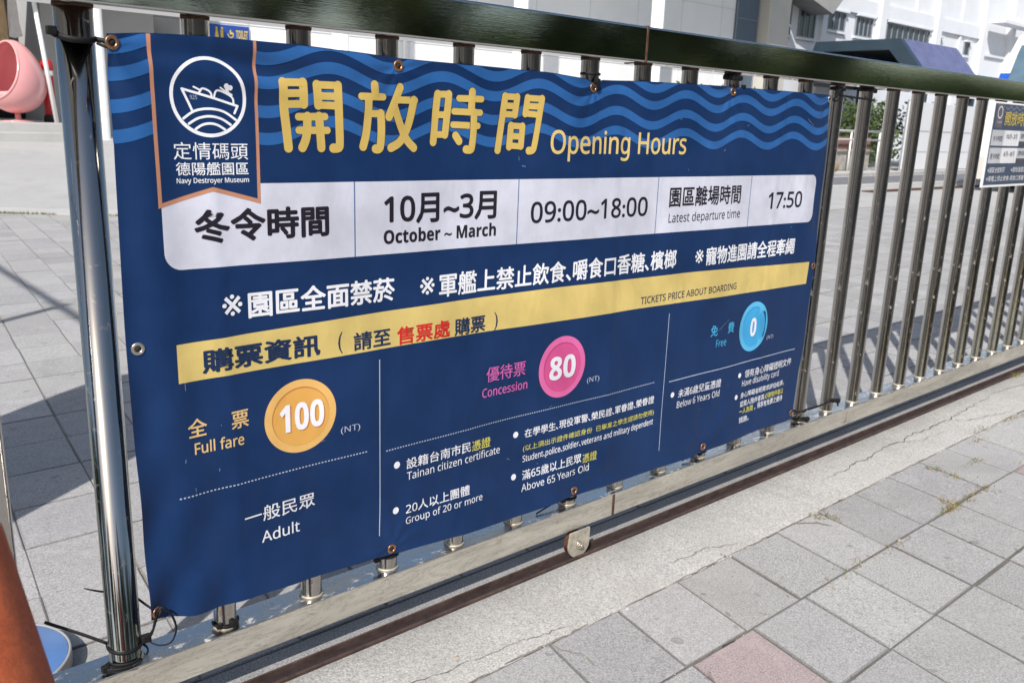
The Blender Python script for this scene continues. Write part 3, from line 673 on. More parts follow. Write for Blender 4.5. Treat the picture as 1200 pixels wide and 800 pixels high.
TX = [
('pennant', '定情碼頭', .153, 1.0705, .307, 1.1045, 'C', 'white', .002),
('pennant', '德陽艦園區', .156, 1.0395, .307, 1.0655, 'C', 'white', .008),
('pennant', 'Navy Destroyer Museum', .156, 1.0245, .307, 1.0345, 'L', 'white', .012),
('title', 'Opening Hours', 1.173, 1.085, 1.762, 1.149, 'L', 'gold2', .012),
('hours', '冬令時間', .186, .901, .493, .971, 'C', 'ink', .030),
('hours', '10月~3月', .641, .917, .991, .990, 'C', 'ink', .024),
('hours', 'October ~ March', .640, .873, .992, .907, 'L', 'ink', .042),
('hours', '09:00~18:00', 1.112, .898, 1.598, .957, 'C', 'ink', .016),
('hours', '園區離場時間', 1.700, .920, 2.085, .984, 'C', 'ink', .016),
('hours', 'Latest departure time', 1.703, .872, 2.090, .902, 'L', 'ink', .004),
('hours', '17:50', 2.256, .893, 2.472, .953, 'C', 'ink', .018),
('notice', '※', .236, .744, .282, .790, 'C', 'white', 0),
('notice', '園區全面禁菸', .295, .733, .672, .792, 'C', 'white', .024),
('notice', '※', .748, .737, .793, .782, 'C', 'white', 0),
('notice', '軍艦上禁止飲食、嚼食口香糖、檳榔', .808, .724, 1.758, .786, 'C', 'white', .018),
('notice', '※', 1.856, .730, 1.899, .775, 'C', 'white', 0),
('notice', '寵物進園請全程牽繩', 1.913, .719, 2.463, .781, 'C', 'white', .018),
('strip', '購票資訊', .187, .626, .466, .678, 'C', 'navy', .028),
('strip', '(', .512, .622, .524, .674, 'C', 'navy', 0),
('strip', '請至', .554, .622, .660, .667, 'C', 'navy', .018),
('strip', '售票處', .679, .618, .846, .664, 'C', 'red', .020),
('strip', '購票', .861, .616, .967, .662, 'C', 'navy', .018),
('strip', ')', .998, .612, 1.011, .664, 'C', 'navy', 0),
('strip', 'TICKETS PRICE ABOUT BOARDING', 1.598, .620, 2.109, .643, 'C', 'navy', .01),
('fare', '全', .148, .490, .191, .531, 'C', 'tan', .012), ('fare', '票', .244, .490, .285, .531, 'C', 'tan', .012),
('fare', 'Full fare', .161, .451, .272, .478, 'L', 'tan', .014), ('fare', '(NT)', .517, .418, .571, .438, 'C', 'pale', 0),
('fare', '一般民眾', .265, .252, .445, .290, 'C', 'white', .006), ('fare', 'Adult', .305, .200, .403, .229, 'L', 'white', .008),
('fare', '設籍台南市民', .710, .281, .925, .311, 'C', 'white', .008), ('fare', '憑證', .929, .279, .998, .309, 'C', 'yel', .008),
('fare', 'Tainan citizen certificate', .712, .251, 1.034, .274, 'L', 'white', .002),
('fare', '20人以上團體', .708, .155, .922, .185, 'C', 'white', .008), ('fare', 'Group of 20 or more', .708, .127, .969, .148, 'L', 'white', .002),
('fare', '在學學生、現役軍警、榮民證、軍眷證、榮眷證', 1.127, .275, 1.700, .302, 'C', 'white', .008),
('fare', '(以上須出示證件確認身份  已畢業之學生證請勿使用)', 1.123, .231, 1.704, .253, 'C', 'yel', .002),
('fare', 'Student、police、soldier、veterans and military dependent', 1.123, .201, 1.702, .222, 'L', 'white', .004),
('fare', '滿65歲以上民眾', 1.122, .144, 1.365, .175, 'C', 'white', .008), ('fare', '憑證', 1.370, .140, 1.434, .170, 'C', 'yel', .008),
('fare', 'Above 65 Years Old', 1.119, .110, 1.401, .134, 'L', 'white', .002),
('fare', '優待票', .977, .468, 1.119, .511, 'C', 'pink', .008), ('fare', 'Concession', .963, .427, 1.128, .453, 'L', 'pink', .010),
('fare', '(NT)', 1.370, .398, 1.423, .418, 'C', 'pale', 0),
('fare', '免', 1.979, .463, 2.018, .503, 'C', 'cyan', .008), ('fare', '費', 2.079, .462, 2.118, .502, 'C', 'cyan', .008), ('fare', 'Free', 2.015, .421, 2.075, .447, 'L', 'cyan', .002), ('fare', '(NT)', 2.342, .400, 2.387, .418, 'C', 'pale', 0),
('fare', '未滿6歲兒童憑證', 1.826, .268, 2.068, .299, 'C', 'white', .006), ('fare', 'Below 6 Years Old', 1.824, .233, 2.064, .258, 'L', 'white', .002),
('fare', '領有身心障礙證明文件', 2.220, .272, 2.542, .303, 'C', 'white', .006), ('fare', 'Have disability card', 2.207, .242, 2.457, .267, 'L', 'white', .002),
('fare', '身心障礙者經需求評估結果，', 2.204, .1955, 2.506, .2185, 'C', 'white', .006),
('fare', '認需人陪伴者其', 2.205, .162, 2.370, .185, 'C', 'white', .006), ('fare', '必要陪伴者以', 2.374, .1625, 2.504, .1855, 'C', 'yel', .006),
('fare', '一人為限', 2.200, .1335, 2.295, .1565, 'C', 'yel', .006), ('fare', '，得享有免費之優待', 2.305, .133, 2.501, .158, 'C', 'white', .006),
('fare', '措施。', 2.201, .101, 2.268, .124, 'C', 'white', .006),
]
def put_text(part, parent):                       # every printed line is a part of its own
    for t in TX:
        if t[0] == part:
            s_ = Sheet(); s_.text(*t[1:7], t[7], t[8], .0020 if part == 'pennant' else .0011); s_.build(part+'_lettering', parent)
put_text('pennant', pen)
# title: hand-set rounded characters
s = Sheet()
GC = [.467, .70, .945, 1.07]
for i, st in enumerate(STROKES):
    l = 1e-5*i
    hz = abs(st[-1][0]-st[0][0]) > 1.5*abs(st[-1][1]-st[0][1]) and len(st) == 2
    s.stroke(st, .0094 if hz else .0116, 'goldrim', .0005+l)
for i, st in enumerate(STROKES):
    l = 1e-5*i
    hz = abs(st[-1][0]-st[0][0]) > 1.5*abs(st[-1][1]-st[0][1]) and len(st) == 2
    s.stroke(st, .0079 if hz else .0101, 'gold', .0012+l)
s.build('title_lettering', banner); put_text('title', banner)
# hours panel
hp = Sheet()
x0, x1, rr = .122, 2.564, .036
ptop = lambda x: 1.0225-.0050*(x-.12); pbot = lambda x: .8515-.0068*(x-.12)
def rnd_c(x):
    d = min(x-x0, x1-x)
    return 0 if d >= rr else rr-sqrt(max(0, rr*rr-(rr-d)**2))
xs_ = [x0+rr*(1-cos(pi/2*i/10)) for i in range(10)]+lrange(x0+rr, x1-rr, .012)+[x1-rr*(1-cos(pi/2*i/10)) for i in range(9, -1, -1)]
hp.strip(xs_, lambda x: pbot(x)+rnd_c(x), lambda x: ptop(x)-rnd_c(x), 'panel', .0006, .008)
for xd in (.561, 1.065, 1.641, 2.141): hp.strip([xd-.0016, xd+.0016], pbot, ptop, 'div', .0009, .008)
hours = hp.build('hours_panel', banner)
put_text('hours', hours)
put_text('notice', banner)
ST_T = [(.135, .697), (.667, .709), (1.183, .711), (1.8, .703), (2.578, .680)]; ST_B = [(.135, .614), (.718, .616), (1.402, .609), (2.578, .594)]
s = Sheet(); s.strip(lrange(.135, 2.578, .012), lambda x: interp(ST_B, x), lambda x: interp(ST_T, x), 'strip', .0006, .008); stp = s.build('ticket_strip', banner)
put_text('strip', stp)
# price badges
for lab, num, cx, cz, r, sx, ka, tx0, tz0, tx1, tz1, w in (('gold round price badge', '100', .414, .487, .0885, 1.03, 'c100', .360, .453, .473, .521, .04), ('pink round price badge', '80', 1.264, .469, .0935, 1.0, 'c80', 1.212, .432, 1.318, .504, .04), ('blue round price badge', '0', 2.246, .4655, .0930, .97, 'c0', 2.226, .428, 2.264, .499, .04)):
    s = Sheet()
    s.disc(cx, cz, 0, r, ka+'a', .0005, 64, sx); s.disc(cx, cz, 0, r*.80, ka+'c', .0007, 64, sx); s.disc(cx+.0012, cz-.0022, 0, r*.785, ka+'b', .0009, 64, sx)
    o = s.build('price_badge', banner); o['label'] = lab
    s = Sheet()
    s.text(num, tx0+.003, tz0-.003, tx1+.003, tz1-.003, 'C', ka+'c', w, .0011); s.text(num, tx0, tz0, tx1, tz1, 'C', 'pw', w, .0013)
    s.build('badge_number', o)
# fares
put_text('fare', banner)
for bx, bz in ((.680, .301), (.677, .175), (1.093, .292), (1.089, .163), (1.795, .286), (2.185, .289), (2.174, .207)):
    s = Sheet(); s.disc(bx, bz, 0, .0095, 'white', .0011, 20); s.build('bullet', banner)
s = Sheet()
for xa, xb, z in ((.122, .594, .359), (.647, 1.699, .347)):
    n = int((xb-xa)/.0085)
    for i in range(n): x = xa+(xb-xa)*i/n; s.put([(x, z-.0015), (x+.0046, z-.0015), (x+.0046, z+.0015), (x, z+.0015)], [(0, 1, 2, 3)], 'pale', .0006)
s.strip(lrange(1.771, 2.554, .02), lambda x: .3345, lambda x: .3375, 'pale', .0006)
for xv, za, zb in ((.628, .117, .590), (1.745, .096, .574)):
    zz = lrange(za, zb, .02); s.put([(xv+o, z) for z in zz for o in (-.0013, .0013)], [(2*i, 2*i+1, 2*i+3, 2*i+2) for i in range(len(zz)-1)], 'pale', .0006)
s.build('ruled_lines', banner)
# eyelets
def eyelet(x, z, mat, tilt=0):
    o = bpy.data.objects.new('eyelet', eye_mesh[mat]); COL.objects.link(o); o.parent = banner
    q = surf(x, z)+nrm(x, z)*.0012; n_ = nrm(x, z)
    mt = (-n_).to_track_quat('Y', 'Z').to_matrix().to_4x4(); mt.translation = q-banner.location; o.matrix_local = mt
    h = bpy.data.objects.new('eyelet_hole', hole_mesh); COL.objects.link(h); h.parent = o
eye_mesh = {}
for mat in ('brass', 'nickel'):
    mb = MB(); mb.lathe([(.0065, .0006), (.0068, -.0010), (.0090, -.0022), (.0125, -.0015), (.0138, .0004)], axis='y', seg=32)
    o = mb.build('eyelet', M[mat]); eye_mesh[mat] = o.data; bpy.data.objects.remove(o)
mb = MB(); mb.lathe([(.0, -.0002), (.0066, -.0002), (.0066, .0004), (0, .0004)], axis='y', seg=20); o = mb.build('eyelet_hole', M['hole']); hole_mesh = o.data; bpy.data.objects.remove(o)
for x, z, mt_ in ((.060, .699, 'nickel'), (.050, 1.281, 'brass'), (.685, 1.281, 'brass'), (1.335, 1.264, 'brass'), (1.993, 1.284, 'brass'), (2.598, 1.285, 'nickel'), (2.611, .662, 'brass'), (.666, .069, 'brass'), (1.341, .056, 'brass'), (1.993, .056, 'brass'), (2.590, .062, 'brass'), (.056, .116, 'brass')):
    eyelet(x, z, mt_)
# ------------------------------------------------------------------ zip ties
def arc(c, r, a0, a1, n=18, tilt=0, dz=0):
    return [(c[0]+r*cos(a0+(a1-a0)*i/n), c[1]+r*sin(a0+(a1-a0)*i/n), c[2]+tilt*sin(a0+(a1-a0)*i/n)+dz*i/n) for i in range(n+1)]
def tie(name_label, pieces, heads=(), group='black cable ties holding the banner'):
    t = thing('cable_tie', name_label, 'cable tie', group, loc=pieces[0][0][0])
    o = Vector(pieces[0][0][0])
    mb = MB()
    for pts, r in pieces:
        q, rs = [], []
        for i in range(len(pts)-1):                     # smooth the hand-set points into one curve
            P4 = [Vector(pts[max(0, i-1)]), Vector(pts[i]), Vector(pts[i+1]), Vector(pts[min(len(pts)-1, i+2)])]
            n = 6 if len(pts) < 12 else 1
            for j in range(n):
                u = j/n; q.append(.5*(2*P4[1]+(P4[2]-P4[0])*u+(2*P4[0]-5*P4[1]+4*P4[2]-P4[3])*u*u+(3*P4[1]-P4[0]-3*P4[2]+P4[3])*u**3))
                rs.append(r[i]*(1-u)+r[i+1]*u if isinstance(r, list) else r)
        q.append(Vector(pts[-1])); rs.append(r[-1] if isinstance(r, list) else r)
        mb.tube([v-o for v in q], rs, 8, 0, flat=.55)
    mb.build('strap', M['tie'], t)
    if heads:
        for h, s in heads:
            mb = MB(); h = Vector(h)-o; mb.box(h.x-s, h.x+s, h.y-s*.8, h.y+s*.8, h.z-s*.9, h.z+s*.9, 0, s*.25)
            mb.build('locking_head', M['tie'], t)
X = lambda i: .225*i
c0 = (0, 0, 1.285)
tie('black cable tie pulling the top left banner corner to the thick post', [(arc((0, 0, 1.293), .0365, radians(200), radians(325), 16, .012), .0056), ([(.030, -.021, 1.286), (.042, -.032, 1.283), (.052, -.043, 1.279)], .0045), ([(.030, -.024, 1.279), (.043, -.040, 1.273), (.052, -.044, 1.278)], .0030), ([(-.034, -.012, 1.290), (-.045, -.014, 1.296)], .0075)], [((-.043, -.016, 1.2955), .0085)])
tie('black cable tie looped through the bottom left banner eyelet round the thick post', [
    (arc((0, 0, .042), .0362, radians(180), radians(360), 20, .006), .0042), (arc((0, 0, .042), .0362, 0, pi, 12), .0036),
    ([(.036, -.02, .046), (.046, -.045, .075), (.054, -.050, .112), (.066, -.054, .128), (.083, -.060, .105), (.090, -.062, .070), (.078, -.058, .040), (.055, -.046, .036), (.038, -.026, .045)], .0032),
    ([(.037, -.022, .05), (.044, -.040, .062), (.055, -.046, .098), (.060, -.048, .116)], .0022),
    ([(-.036, .004, .052), (-.075, .03, .075), (-.135, .075, .105)], .0042)], [((.037, -.026, .050), .0095)])
tie('long black cable tie tail crossing behind the bottom of the thick post', [([(.058, -.040, .112), (.045, -.008, .122), (.025, .036, .135), (-.01, .042, .146), (-.040, .040, .162), (-.062, .038, .176)], [.0032, .0034, .0034, .0032, .0026, .0012])])
tie('broken black cable tie lying round the foot of the thick post', [(arc((0, 0, .012), .041, radians(195), radians(300), 14, .0), .0046), (arc((.004, 0, .012), .041, radians(-40), radians(40), 10), .0036), ([(-.038, -.012, .012), (-.055, -.022, .010), (-.03, -.041, .008), (-.002, -.047, .008)], .0050)], [((-.050, -.026, .011), .008)])
tie('short black cable tie round the foot of the first slim bar', [(arc((X(1), 0, .012), .0292, radians(170), radians(350), 16, .004), .0048)], [((X(1)+.008, -.032, .015), .0085), ((X(1)-.024, -.022, .013), .006)])
tie('black cable tie round the third slim bar just under the banner', [(arc((X(3), 0, .037), .0288, radians(160), radians(380), 20, -.004), .0052)], [((X(3)-.032, .0, .030), .008)])
tie('black cable tie low on the sixth slim bar under the rusty eyelet', [(arc((X(6), 0, .020), .0288, radians(160), radians(380), 20, -.003), .0052), ([(X(6)-.03, 0, .018), (X(6)-.10, -.006, .010), (X(6)-.14, -.01, .004)], .003)], [((X(6)-.028, -.012, .020), .008)])
tie('black cable tie low on the ninth slim bar under the rusty eyelet', [(arc((X(9), 0, .022), .0288, radians(160), radians(380), 20, -.003), .0052), ([(X(9)-.03, 0, .02), (X(9)-.10, -.008, .008)], .0035)], [((X(9)-.02, -.022, .022), .009)])
tie('thick black cable tie under the top rail above the right middle eyelet', [(arc((X(9), 0, 1.330), .0300, radians(150), radians(390), 20, .002), .0085), ([(X(9)-.028, -.02, 1.30), (X(9)-.03, -.03, 1.288)], .003)], [((X(9)-.026, -.022, 1.330), .011), ((X(9)+.024, -.03, 1.302), .007), ((X(9)-.03, -.036, 1.302), .006)])
tie('black cable tie looped through the upper middle eyelet behind the banner top', [([(1.335, -.043, 1.268), (1.342, -.046, 1.280), (1.345, -.034, 1.292), (1.35, -.02, 1.30)], .0040), (arc((X(6), 0, 1.302), .0288, radians(160), radians(380), 16), .0036)], [((1.338, -.042, 1.281), .008)])
tie('black cable tie joining the bottom right banner corner to the next two bars', [(arc((X(12)-.225, 0, .060), .0292, radians(150), radians(390), 20), .0052)] if False else [(arc((X(12), 0, .045), .0290, radians(150), radians(390), 20, -.003), .0050), ([(X(12)+.025, -.018, .046), (X(12)+.10, -.03, .050), (X(13)-.02, -.032, .052), (X(13)+.04, -.034, .046)], .0046), ([(2.588, -.044, .062), (X(12)-.04, -.038, .056), (X(12)-.028, -.012, .046)], .0035), (arc((X(13)+.012, -.03, .052), .016, 0, 2*pi, 14), .003), ([(X(13)+.03, -.034, .044), (X(13)+.026, -.04, .024)], .0065)], [((X(13)+.030, -.034, .046), .010), ((X(13)-.002, -.033, .052), .008)])
tie('broken black cable tie at the foot of the bar beside the banner corner', [(arc((X(12), 0, .014), .034, radians(165), radians(300), 14), .0062)], [((X(12)-.033, -.014, .018), .011), ((X(12)+.018, -.032, .010), .010)])
tie('black cable tie stretched from the top right banner corner to the next bar', [([(2.600, -.044, 1.284), (2.625, -.046, 1.300), (2.655, -.034, 1.306), (X(12)+.02, -.031, 1.300), (X(13)-.03, -.033, 1.296), (X(13)+.012, -.031, 1.291)], .0042), ([(2.602, -.044, 1.280), (2.63, -.046, 1.282), (2.668, -.034, 1.303)], .0034)], [((2.648, -.036, 1.312), .010)])
tie('double wound black cable tie high on the bar at the banner corner', [(arc((X(12), 0, 1.327), .0295, radians(150), radians(390), 20, .002), .0062), ([(X(12)-.022, -.022, 1.325), (X(12)-.02, -.028, 1.305)], .0065)], [((X(12)-.030, -.018, 1.327), .010)])
tie('black cable tie with round end tucked under the top rail right of the banner', [(arc((X(13), 0, 1.334), .0295, radians(150), radians(390), 20), .0075)], [((X(13)+.030, -.018, 1.331), .0095)])

# ------------------------------------------------------------------ second notice board further along the gate
bd = thing('notice_board', 'smaller white edged opening hours board fixed on the far bars', 'notice board', loc=(4.62, -.040, .93))
def BL(x, z): return (x-4.62, -.0, z-.93)
bx0, bx1, bz0, bz1 = 4.09, 5.15, .928, 1.337
mb = MB(); mb.box(bx0-4.62, bx1-4.62, -.004, .006, bz0-.93, bz1-.93, 0, .002); mb.build('board', M['white'], bd)
fm = MB(); fmm = ['cloth', 'wave', 'white', 'navy', 'gold', 'copper', 'ink', 'pale']
PM = {'cloth': m_plain('board_navy_print', (.055, .075, .125), .45), 'wave': m_plain('board_wave_print', (.17, .19, .24), .45), 'white': m_plain('board_white_print', (.72, .72, .74), .45), 'navy': m_plain('board_divider', (.06, .10, .20), .45), 'gold': m_plain('board_gold_print', (.66, .50, .06), .45), 'copper': m_plain('board_pennant_print', (.12, .11, .13), .45), 'ink': m_plain('board_ink', (.07, .07, .08), .45), 'pale': m_plain('board_cell_print', (.48, .49, .52), .45)}
def q4(x0, x1, z0, z1, k, l): fm.add([(x0-4.62, -.0040-l, z0-.93), (x1-4.62, -.0040-l, z0-.93), (x1-4.62, -.0040-l, z1-.93), (x0-4.62, -.0040-l, z1-.93)], [(0, 1, 2, 3)], fmm.index(k))
q4(bx0+.012, bx1-.012, bz0+.012, bz1-.008, 'cloth', .0005)
for kx in range(3):
    zc_ = 1.312-.022*kx; xs_ = lrange(bx0+.14, bx1-.014, .006); vs = []
    for x in xs_: f = zc_+.007*sin(2*pi*x/.075); vs += [(x-4.62, -.0049, f-.004-.93), (x-4.62, -.0049, f+.004-.93)]
    fm.add(vs, [(2*i, 2*i+2, 2*i+3, 2*i+1) for i in range(len(xs_)-1)], fmm.index('wave'))
q4(bx0+.035, bx0+.125, 1.215, bz1-.010, 'copper', .0010)
q4(bx0+.012, bx1-.012, 1.216, 1.220, 'cloth', .0009)
for z0, z1 in ((1.130, 1.205), (1.045, 1.120)):
    q4(bx0+.02, bx1-.05, z0, z1, 'white', .0010)
    for xa, xb, kk in ((bx0+.02, bx0+.17, 'pale'), (bx0+.174, bx0+.37, 'white'), (bx0+.374, bx0+.60, 'pale'), (bx0+.604, bx0+.82, 'white')): q4(xa, xb, z0, z1, kk, .0014)
    q4(bx0+.374, bx0+.60, z0, z0+.024, 'ink', .0017)
def btext(body, x0, z0, x1, z1, k, wt=.01):
    me, bb = glyphs(body, wt)
    fm.add([(x0+(v.x-bb[0])*(x1-x0)/(bb[1]-bb[0])-4.62, -.0062, z0+(v.y-bb[2])*(z1-z0)/(bb[3]-bb[2])-.93) for v in me[0]], me[1], fmm.index(k))
btext('開放時間', bx0+.15, 1.228, bx0+.46, 1.294, 'gold', .03); btext('Opening Hours', bx0+.49, 1.232, bx0+.78, 1.262, 'gold', .01)
for zz, lab, mon, hr in ((1.150, '冬令時間', '10月~3月', '09:00~18:00'), (1.065, '夏令時間', '4月~9月', '09:00~19:00')):
    btext(lab, bx0+.04, zz, bx0+.15, zz+.028, 'ink'); btext(mon, bx0+.20, zz+.012, bx0+.34, zz+.038, 'ink'); btext(hr, bx0+.39, zz+.018, bx0+.59, zz+.042, 'ink')
btext('※園區全面禁菸', bx0+.035, .999, bx0+.25, 1.026, 'white'); btext('※寵物進園請全程牽繩', bx0+.33, .999, bx0+.68, 1.026, 'white'); btext('※軍艦上禁止飲食、嚼食口香糖', bx0+.035, .957, bx0+.52, .984, 'white')
th = [(bx0+.08+.030*cos(2*pi*i/32), 1.288+.030*sin(2*pi*i/32)) for i in range(32)]
fm.add([(x-4.62, -.0054, z-.93) for x, z in th]+[(bx0+.08+.024*cos(2*pi*i/32)-4.62, -.0054, 1.288+.024*sin(2*pi*i/32)-.93) for i in range(32)], [(i, (i+1) % 32, 32+(i+1) % 32, 32+i) for i in range(32)], fmm.index('white'))
btext('定情碼頭', bx0+.05, 1.236, bx0+.11, 1.248, 'pale', 0)
fm.build('board_print', [PM[k] for k in fmm], bd)

# ------------------------------------------------------------------ near left: cone and blue disc
cn = thing('traffic_cone', 'scuffed orange plastic traffic cone close to the camera at the gate', 'traffic cone', loc=(-.398, -.82, GZ))
mb = MB(); mb.lathe([(.205, .030), (.198, .044), (.056, .905), (.050, .915), (.04, .915)], seg=72); mb.build('cone_body', M['cone'], cn)
mb = MB(); mb.box(-.23, .23, -.23, .23, .002, .034, 0, .008); mb.build('cone_base', M['rubber'], cn)
ds = thing('stand_base', 'round blue base with a grey rim lying behind the gate by the thick post', 'stand base', loc=(-.20, .36, GZ))
mb = MB(); mb.lathe([(0, .046), (.163, .046), (.165, .045)], seg=64); mb.build('blue_top', M['bluedisc'], ds)
mb = MB(); mb.lathe([(.1655, .036), (.1655, .0475), (.170, .0475), (.172, .045), (.172, .0)], seg=64); mb.build('grey_rim', M['greyrim'], ds)

# unseen shadow casters, added just outside the picture on the left
sg = thing('shadow_panel', 'tall white round topped panel added unseen left of the gate to cast shade', 'sign', loc=(-1.0, 1.05, GZ), rz=radians(-56))
mb = MB(); pl = [(-.42, .55), (.42, .55), (.42, 2.0)]+[(.42*cos(a), 2.0+.42*sin(a)) for a in [i*pi/20 for i in range(1, 20)]]+[(-.42, 2.0)]
mb.prism(pl, -.02, .02); mb.build('panel', M['white'], sg)
for sx in (-.30, .30):
    mb = MB(); mb.tube([(sx, 0, 0), (sx, 0, .56)], .02, 12); mb.build('leg', M['bar'], sg)
lp = thing('shadow_pole', 'thin grey pole with a long cross arm added unseen to cast thin shadows', 'shadow pole', loc=(-2.35, 2.3, GZ))
mb = MB(); mb.tube([(0, 0, 0), (0, 0, 3.75)], .035, 14); mb.build('pole', M['bar'], lp)
mb = MB(); mb.tube([(0, -.9, 3.70), (0, 2.8, 3.70)], .028, 12); mb.build('cross_arm', M['bar'], lp)
# ------------------------------------------------------------------ museum building on the left (facade parallel to the gate)
mu = thing('museum_building', 'white rendered museum building with slim round columns behind the gate', 'building', loc=(14, 21, GZ))
def B(mb, name, mat, par=None, org=(14, 21, GZ)):
    par = par or mu; o = mb.build(name, mat, par)
    q = Vector((0, 0, 0)); p_ = par
    while p_ is not None: q += p_.location; p_ = p_.parent
    o.location = -q; return o
FZ = .80
mb = MB(); mb.box(7.9, 31.3, 19.8, 27, GZ-.2, 8.5); B(mb, 'wall', M['whitewall'])
mb = MB(); mb.box(-7, 2.2, 19.6, 27, GZ, 4.2); mb.box(4.86, 7.22, 19.6, 27, GZ, 4.2); mb.box(7.22, 7.9, 19.6, 27, GZ, FZ+.02); mb.box(2.2, 4.86, 19.6, 20, 3.3, 4.2); mb.box(7.22, 7.9, 19.6, 20, 3.2, 4.2); B(mb, 'porch_wall', M['shadewall'])
mb = MB(); mb.box(2.0, 7.95, 21.6, 21.8, GZ, 4.2); B(mb, 'dark_room', M['darkin'])
mb = MB(); mb.box(-7, 8.2, 17.2, 19.6, 3.55, 3.85, 0, .02); B(mb, 'porch_roof', M['whitewall'])
mb = MB(); mb.box(-7, 4.78, 17.0, 22, GZ, FZ, 0, .015); B(mb, 'porch_floor', M['kerb'])
mb = MB(); mb.box(-7, 4.9, 16.72, 17.0, GZ, FZ-.17, 0, .015); B(mb, 'porch_step', M['kerb'])
for xc in (5.28, 10.85, 16.55, 22.35):
    mb = MB(); g = .47 if xc < 6 else GZ
    mb.lathe([(.25, g-.1), (.25, g+.03), (.20, g+.05), (.20, 8.0)], (xc, 17.6 if xc < 6 else 17.5, 0), 28); B(mb, 'column', M['white'])
mb = MB(); mb.box(8.3, 31, 17.1, 19.8, 8.0, 8.4); B(mb, 'portico_roof', M['whitewall'])
mb = MB(); mb.box(29.66, 31.13, 19.72, 19.9, GZ, 7.6); dr = B(mb, 'steel_panel', M['steeldoor'])
mb = MB()
for z in (1.5, 3.4, 5.3): mb.box(29.66, 31.13, 19.70, 19.73, z, z+.03)
for x in (29.66, 31.09): mb.box(x, x+.04, 19.69, 19.73, GZ, 7.6)
B(mb, 'panel_seam', M['frame'], dr)
mb = MB(); mb.box(31.28, 32.75, 19.3, 27, GZ, 9.5, 0, .02); B(mb, 'pier', M['creamwall'])
mb = MB()
for z in (3.2, 5.6): mb.box(8.0, 29.6, 19.785, 19.797, z, z+.02)
for i in range(9): mb.box(9.6+i*2.4, 9.62+i*2.4, 19.785, 19.797, GZ, 8.0)
B(mb, 'wall_joint', M['whitewall2'])
mb = MB(); mb.tube([(14.2, 19.70, GZ), (14.2, 19.70, 8.0)], .05, 12); B(mb, 'downpipe', M['white'])
ts = thing('toilet_sign', 'blue wall sign with yellow toilet pictograms and lettering', 'sign', loc=(9.1, 19.78, 2.80))
mb = MB(); mb.box(-.50, .50, -.03, .015, 0, .36, 0, .006); mb.build('sign_plate', M['signblue'], ts)
mb = MB()
for xc, sk in ((-.33, 1), (-.20, 0)):
    mb.add([(xc+.028*cos(2*pi*i/16), -.032, .27+.028*sin(2*pi*i/16)) for i in range(16)], [tuple(range(16))])
    mb.add([(xc-.05 if sk else xc-.03, -.032, .06), (xc+.05 if sk else xc+.03, -.032, .06), (xc+.02 if sk else xc+.035, -.032, .235), (xc-.02 if sk else xc-.035, -.032, .235)], [(0, 1, 2, 3)])
cc = (.02, .14)
mb.add([(cc[0]+r*cos(a), -.032, cc[1]+r*sin(a)) for r in (.055, .075) for a in [radians(-200+i*12) for i in range(24)]], [(i, i+1, 25+i, 24+i) for i in range(23)])
mb.add([(.0, -.033, .17), (.03, -.033, .17), (.03, -.033, .25), (.0, -.033, .25)], [(0, 1, 2, 3)]); mb.add([(.0, -.034, .15), (.10, -.034, .15), (.10, -.034, .18), (.0, -.034, .18)], [(0, 1, 2, 3)])
mb.build('sign_pictograms', M['signyel'], ts); mb = MB(); me, bb = glyphs('TOILET', .02)
mb.add([(.16+(v.x-bb[0])*.30/(bb[1]-bb[0]), -.032, .06+(v.y-bb[2])*.20/(bb[3]-bb[2])) for v in me[0]], me[1])
mb.build('sign_lettering', M['signyel'], ts)
# things on the porch
ec_ = thing('egg_chair', 'glossy pink egg chair on a round foot standing on the porch', 'chair', loc=(3.86, 17.85, FZ))
def egg(mb, rx, rz, op, n=56, rows=34):                 # egg shell with a clean round opening facing the axis
    ax = Vector((-.80, -.42, .30)).normalized(); e1 = ax.orthogonal().normalized(); e2 = ax.cross(e1); vs = []
    def pt(th, ph):
        u_ = ax*cos(th)+(e1*cos(ph)+e2*sin(ph))*sin(th); w_ = 1-.20*u_.z; return Vector((rx*u_.x*w_, rx*u_.y*w_, rz*u_.z))
    for j in range(rows+1):
        for i in range(n): vs.append(pt(op+(pi-op)*j/rows, 2*pi*i/n))
    mb.add(vs, [(j*n+i, j*n+(i+1) % n, (j+1)*n+(i+1) % n, (j+1)*n+i) for j in range(rows) for i in range(n)], 0, True)
    return [pt(op, 2*pi*i/n) for i in range(n)]
mb = MB(); ring = egg(mb, .54, .68, 1.0); mb.tube([v*.985 for v in ring], .022, 10, 0, True); sh_ = mb.build('shell', M['pink'], ec_); sh_.location = (0, 0, .84)
mb = MB(); egg(mb, .515, .655, 1.02); in_ = mb.build('lining', M['pinkin'], ec_); in_.location = (0, 0, .84)
mb = MB(); mb.lathe([(0, .05), (.20, .05), (.32, .10), (.36, .18), (.34, .22), (0, .25)], (-.05, -.05, .33), 32); mb.build('seat_cushion', M['pink'], ec_)
mb = MB(); mb.lathe([(.30, 0), (.30, .015), (.10, .03), (.055, .05), (.05, .18)], seg=36); mb.build('foot', M['pink'], ec_)
bo = thing('bollard', 'red round topped bollard with a white band beside the pink chair', 'bollard', loc=(4.50, 18.05, FZ))
mb = MB(); mb.lathe([(.10, .14), (.105, .16), (.105, 1.0), (.12, 1.01), (.12, 1.1), (.10, 1.17), (.05, 1.21), (0, 1.22)], seg=28); mb.build('bollard_body', M['red'], bo)
mb = MB(); mb.lathe([(.1075, .90), (.1085, .93), (.1085, .99), (.1075, 1.0)], seg=28); mb.build('white_band', M['white'], bo)
mb = MB(); mb.lathe([(.13, 0), (.13, .08), (.11, .14)], seg=28); mb.build('bollard_foot', M['rubber'], bo)
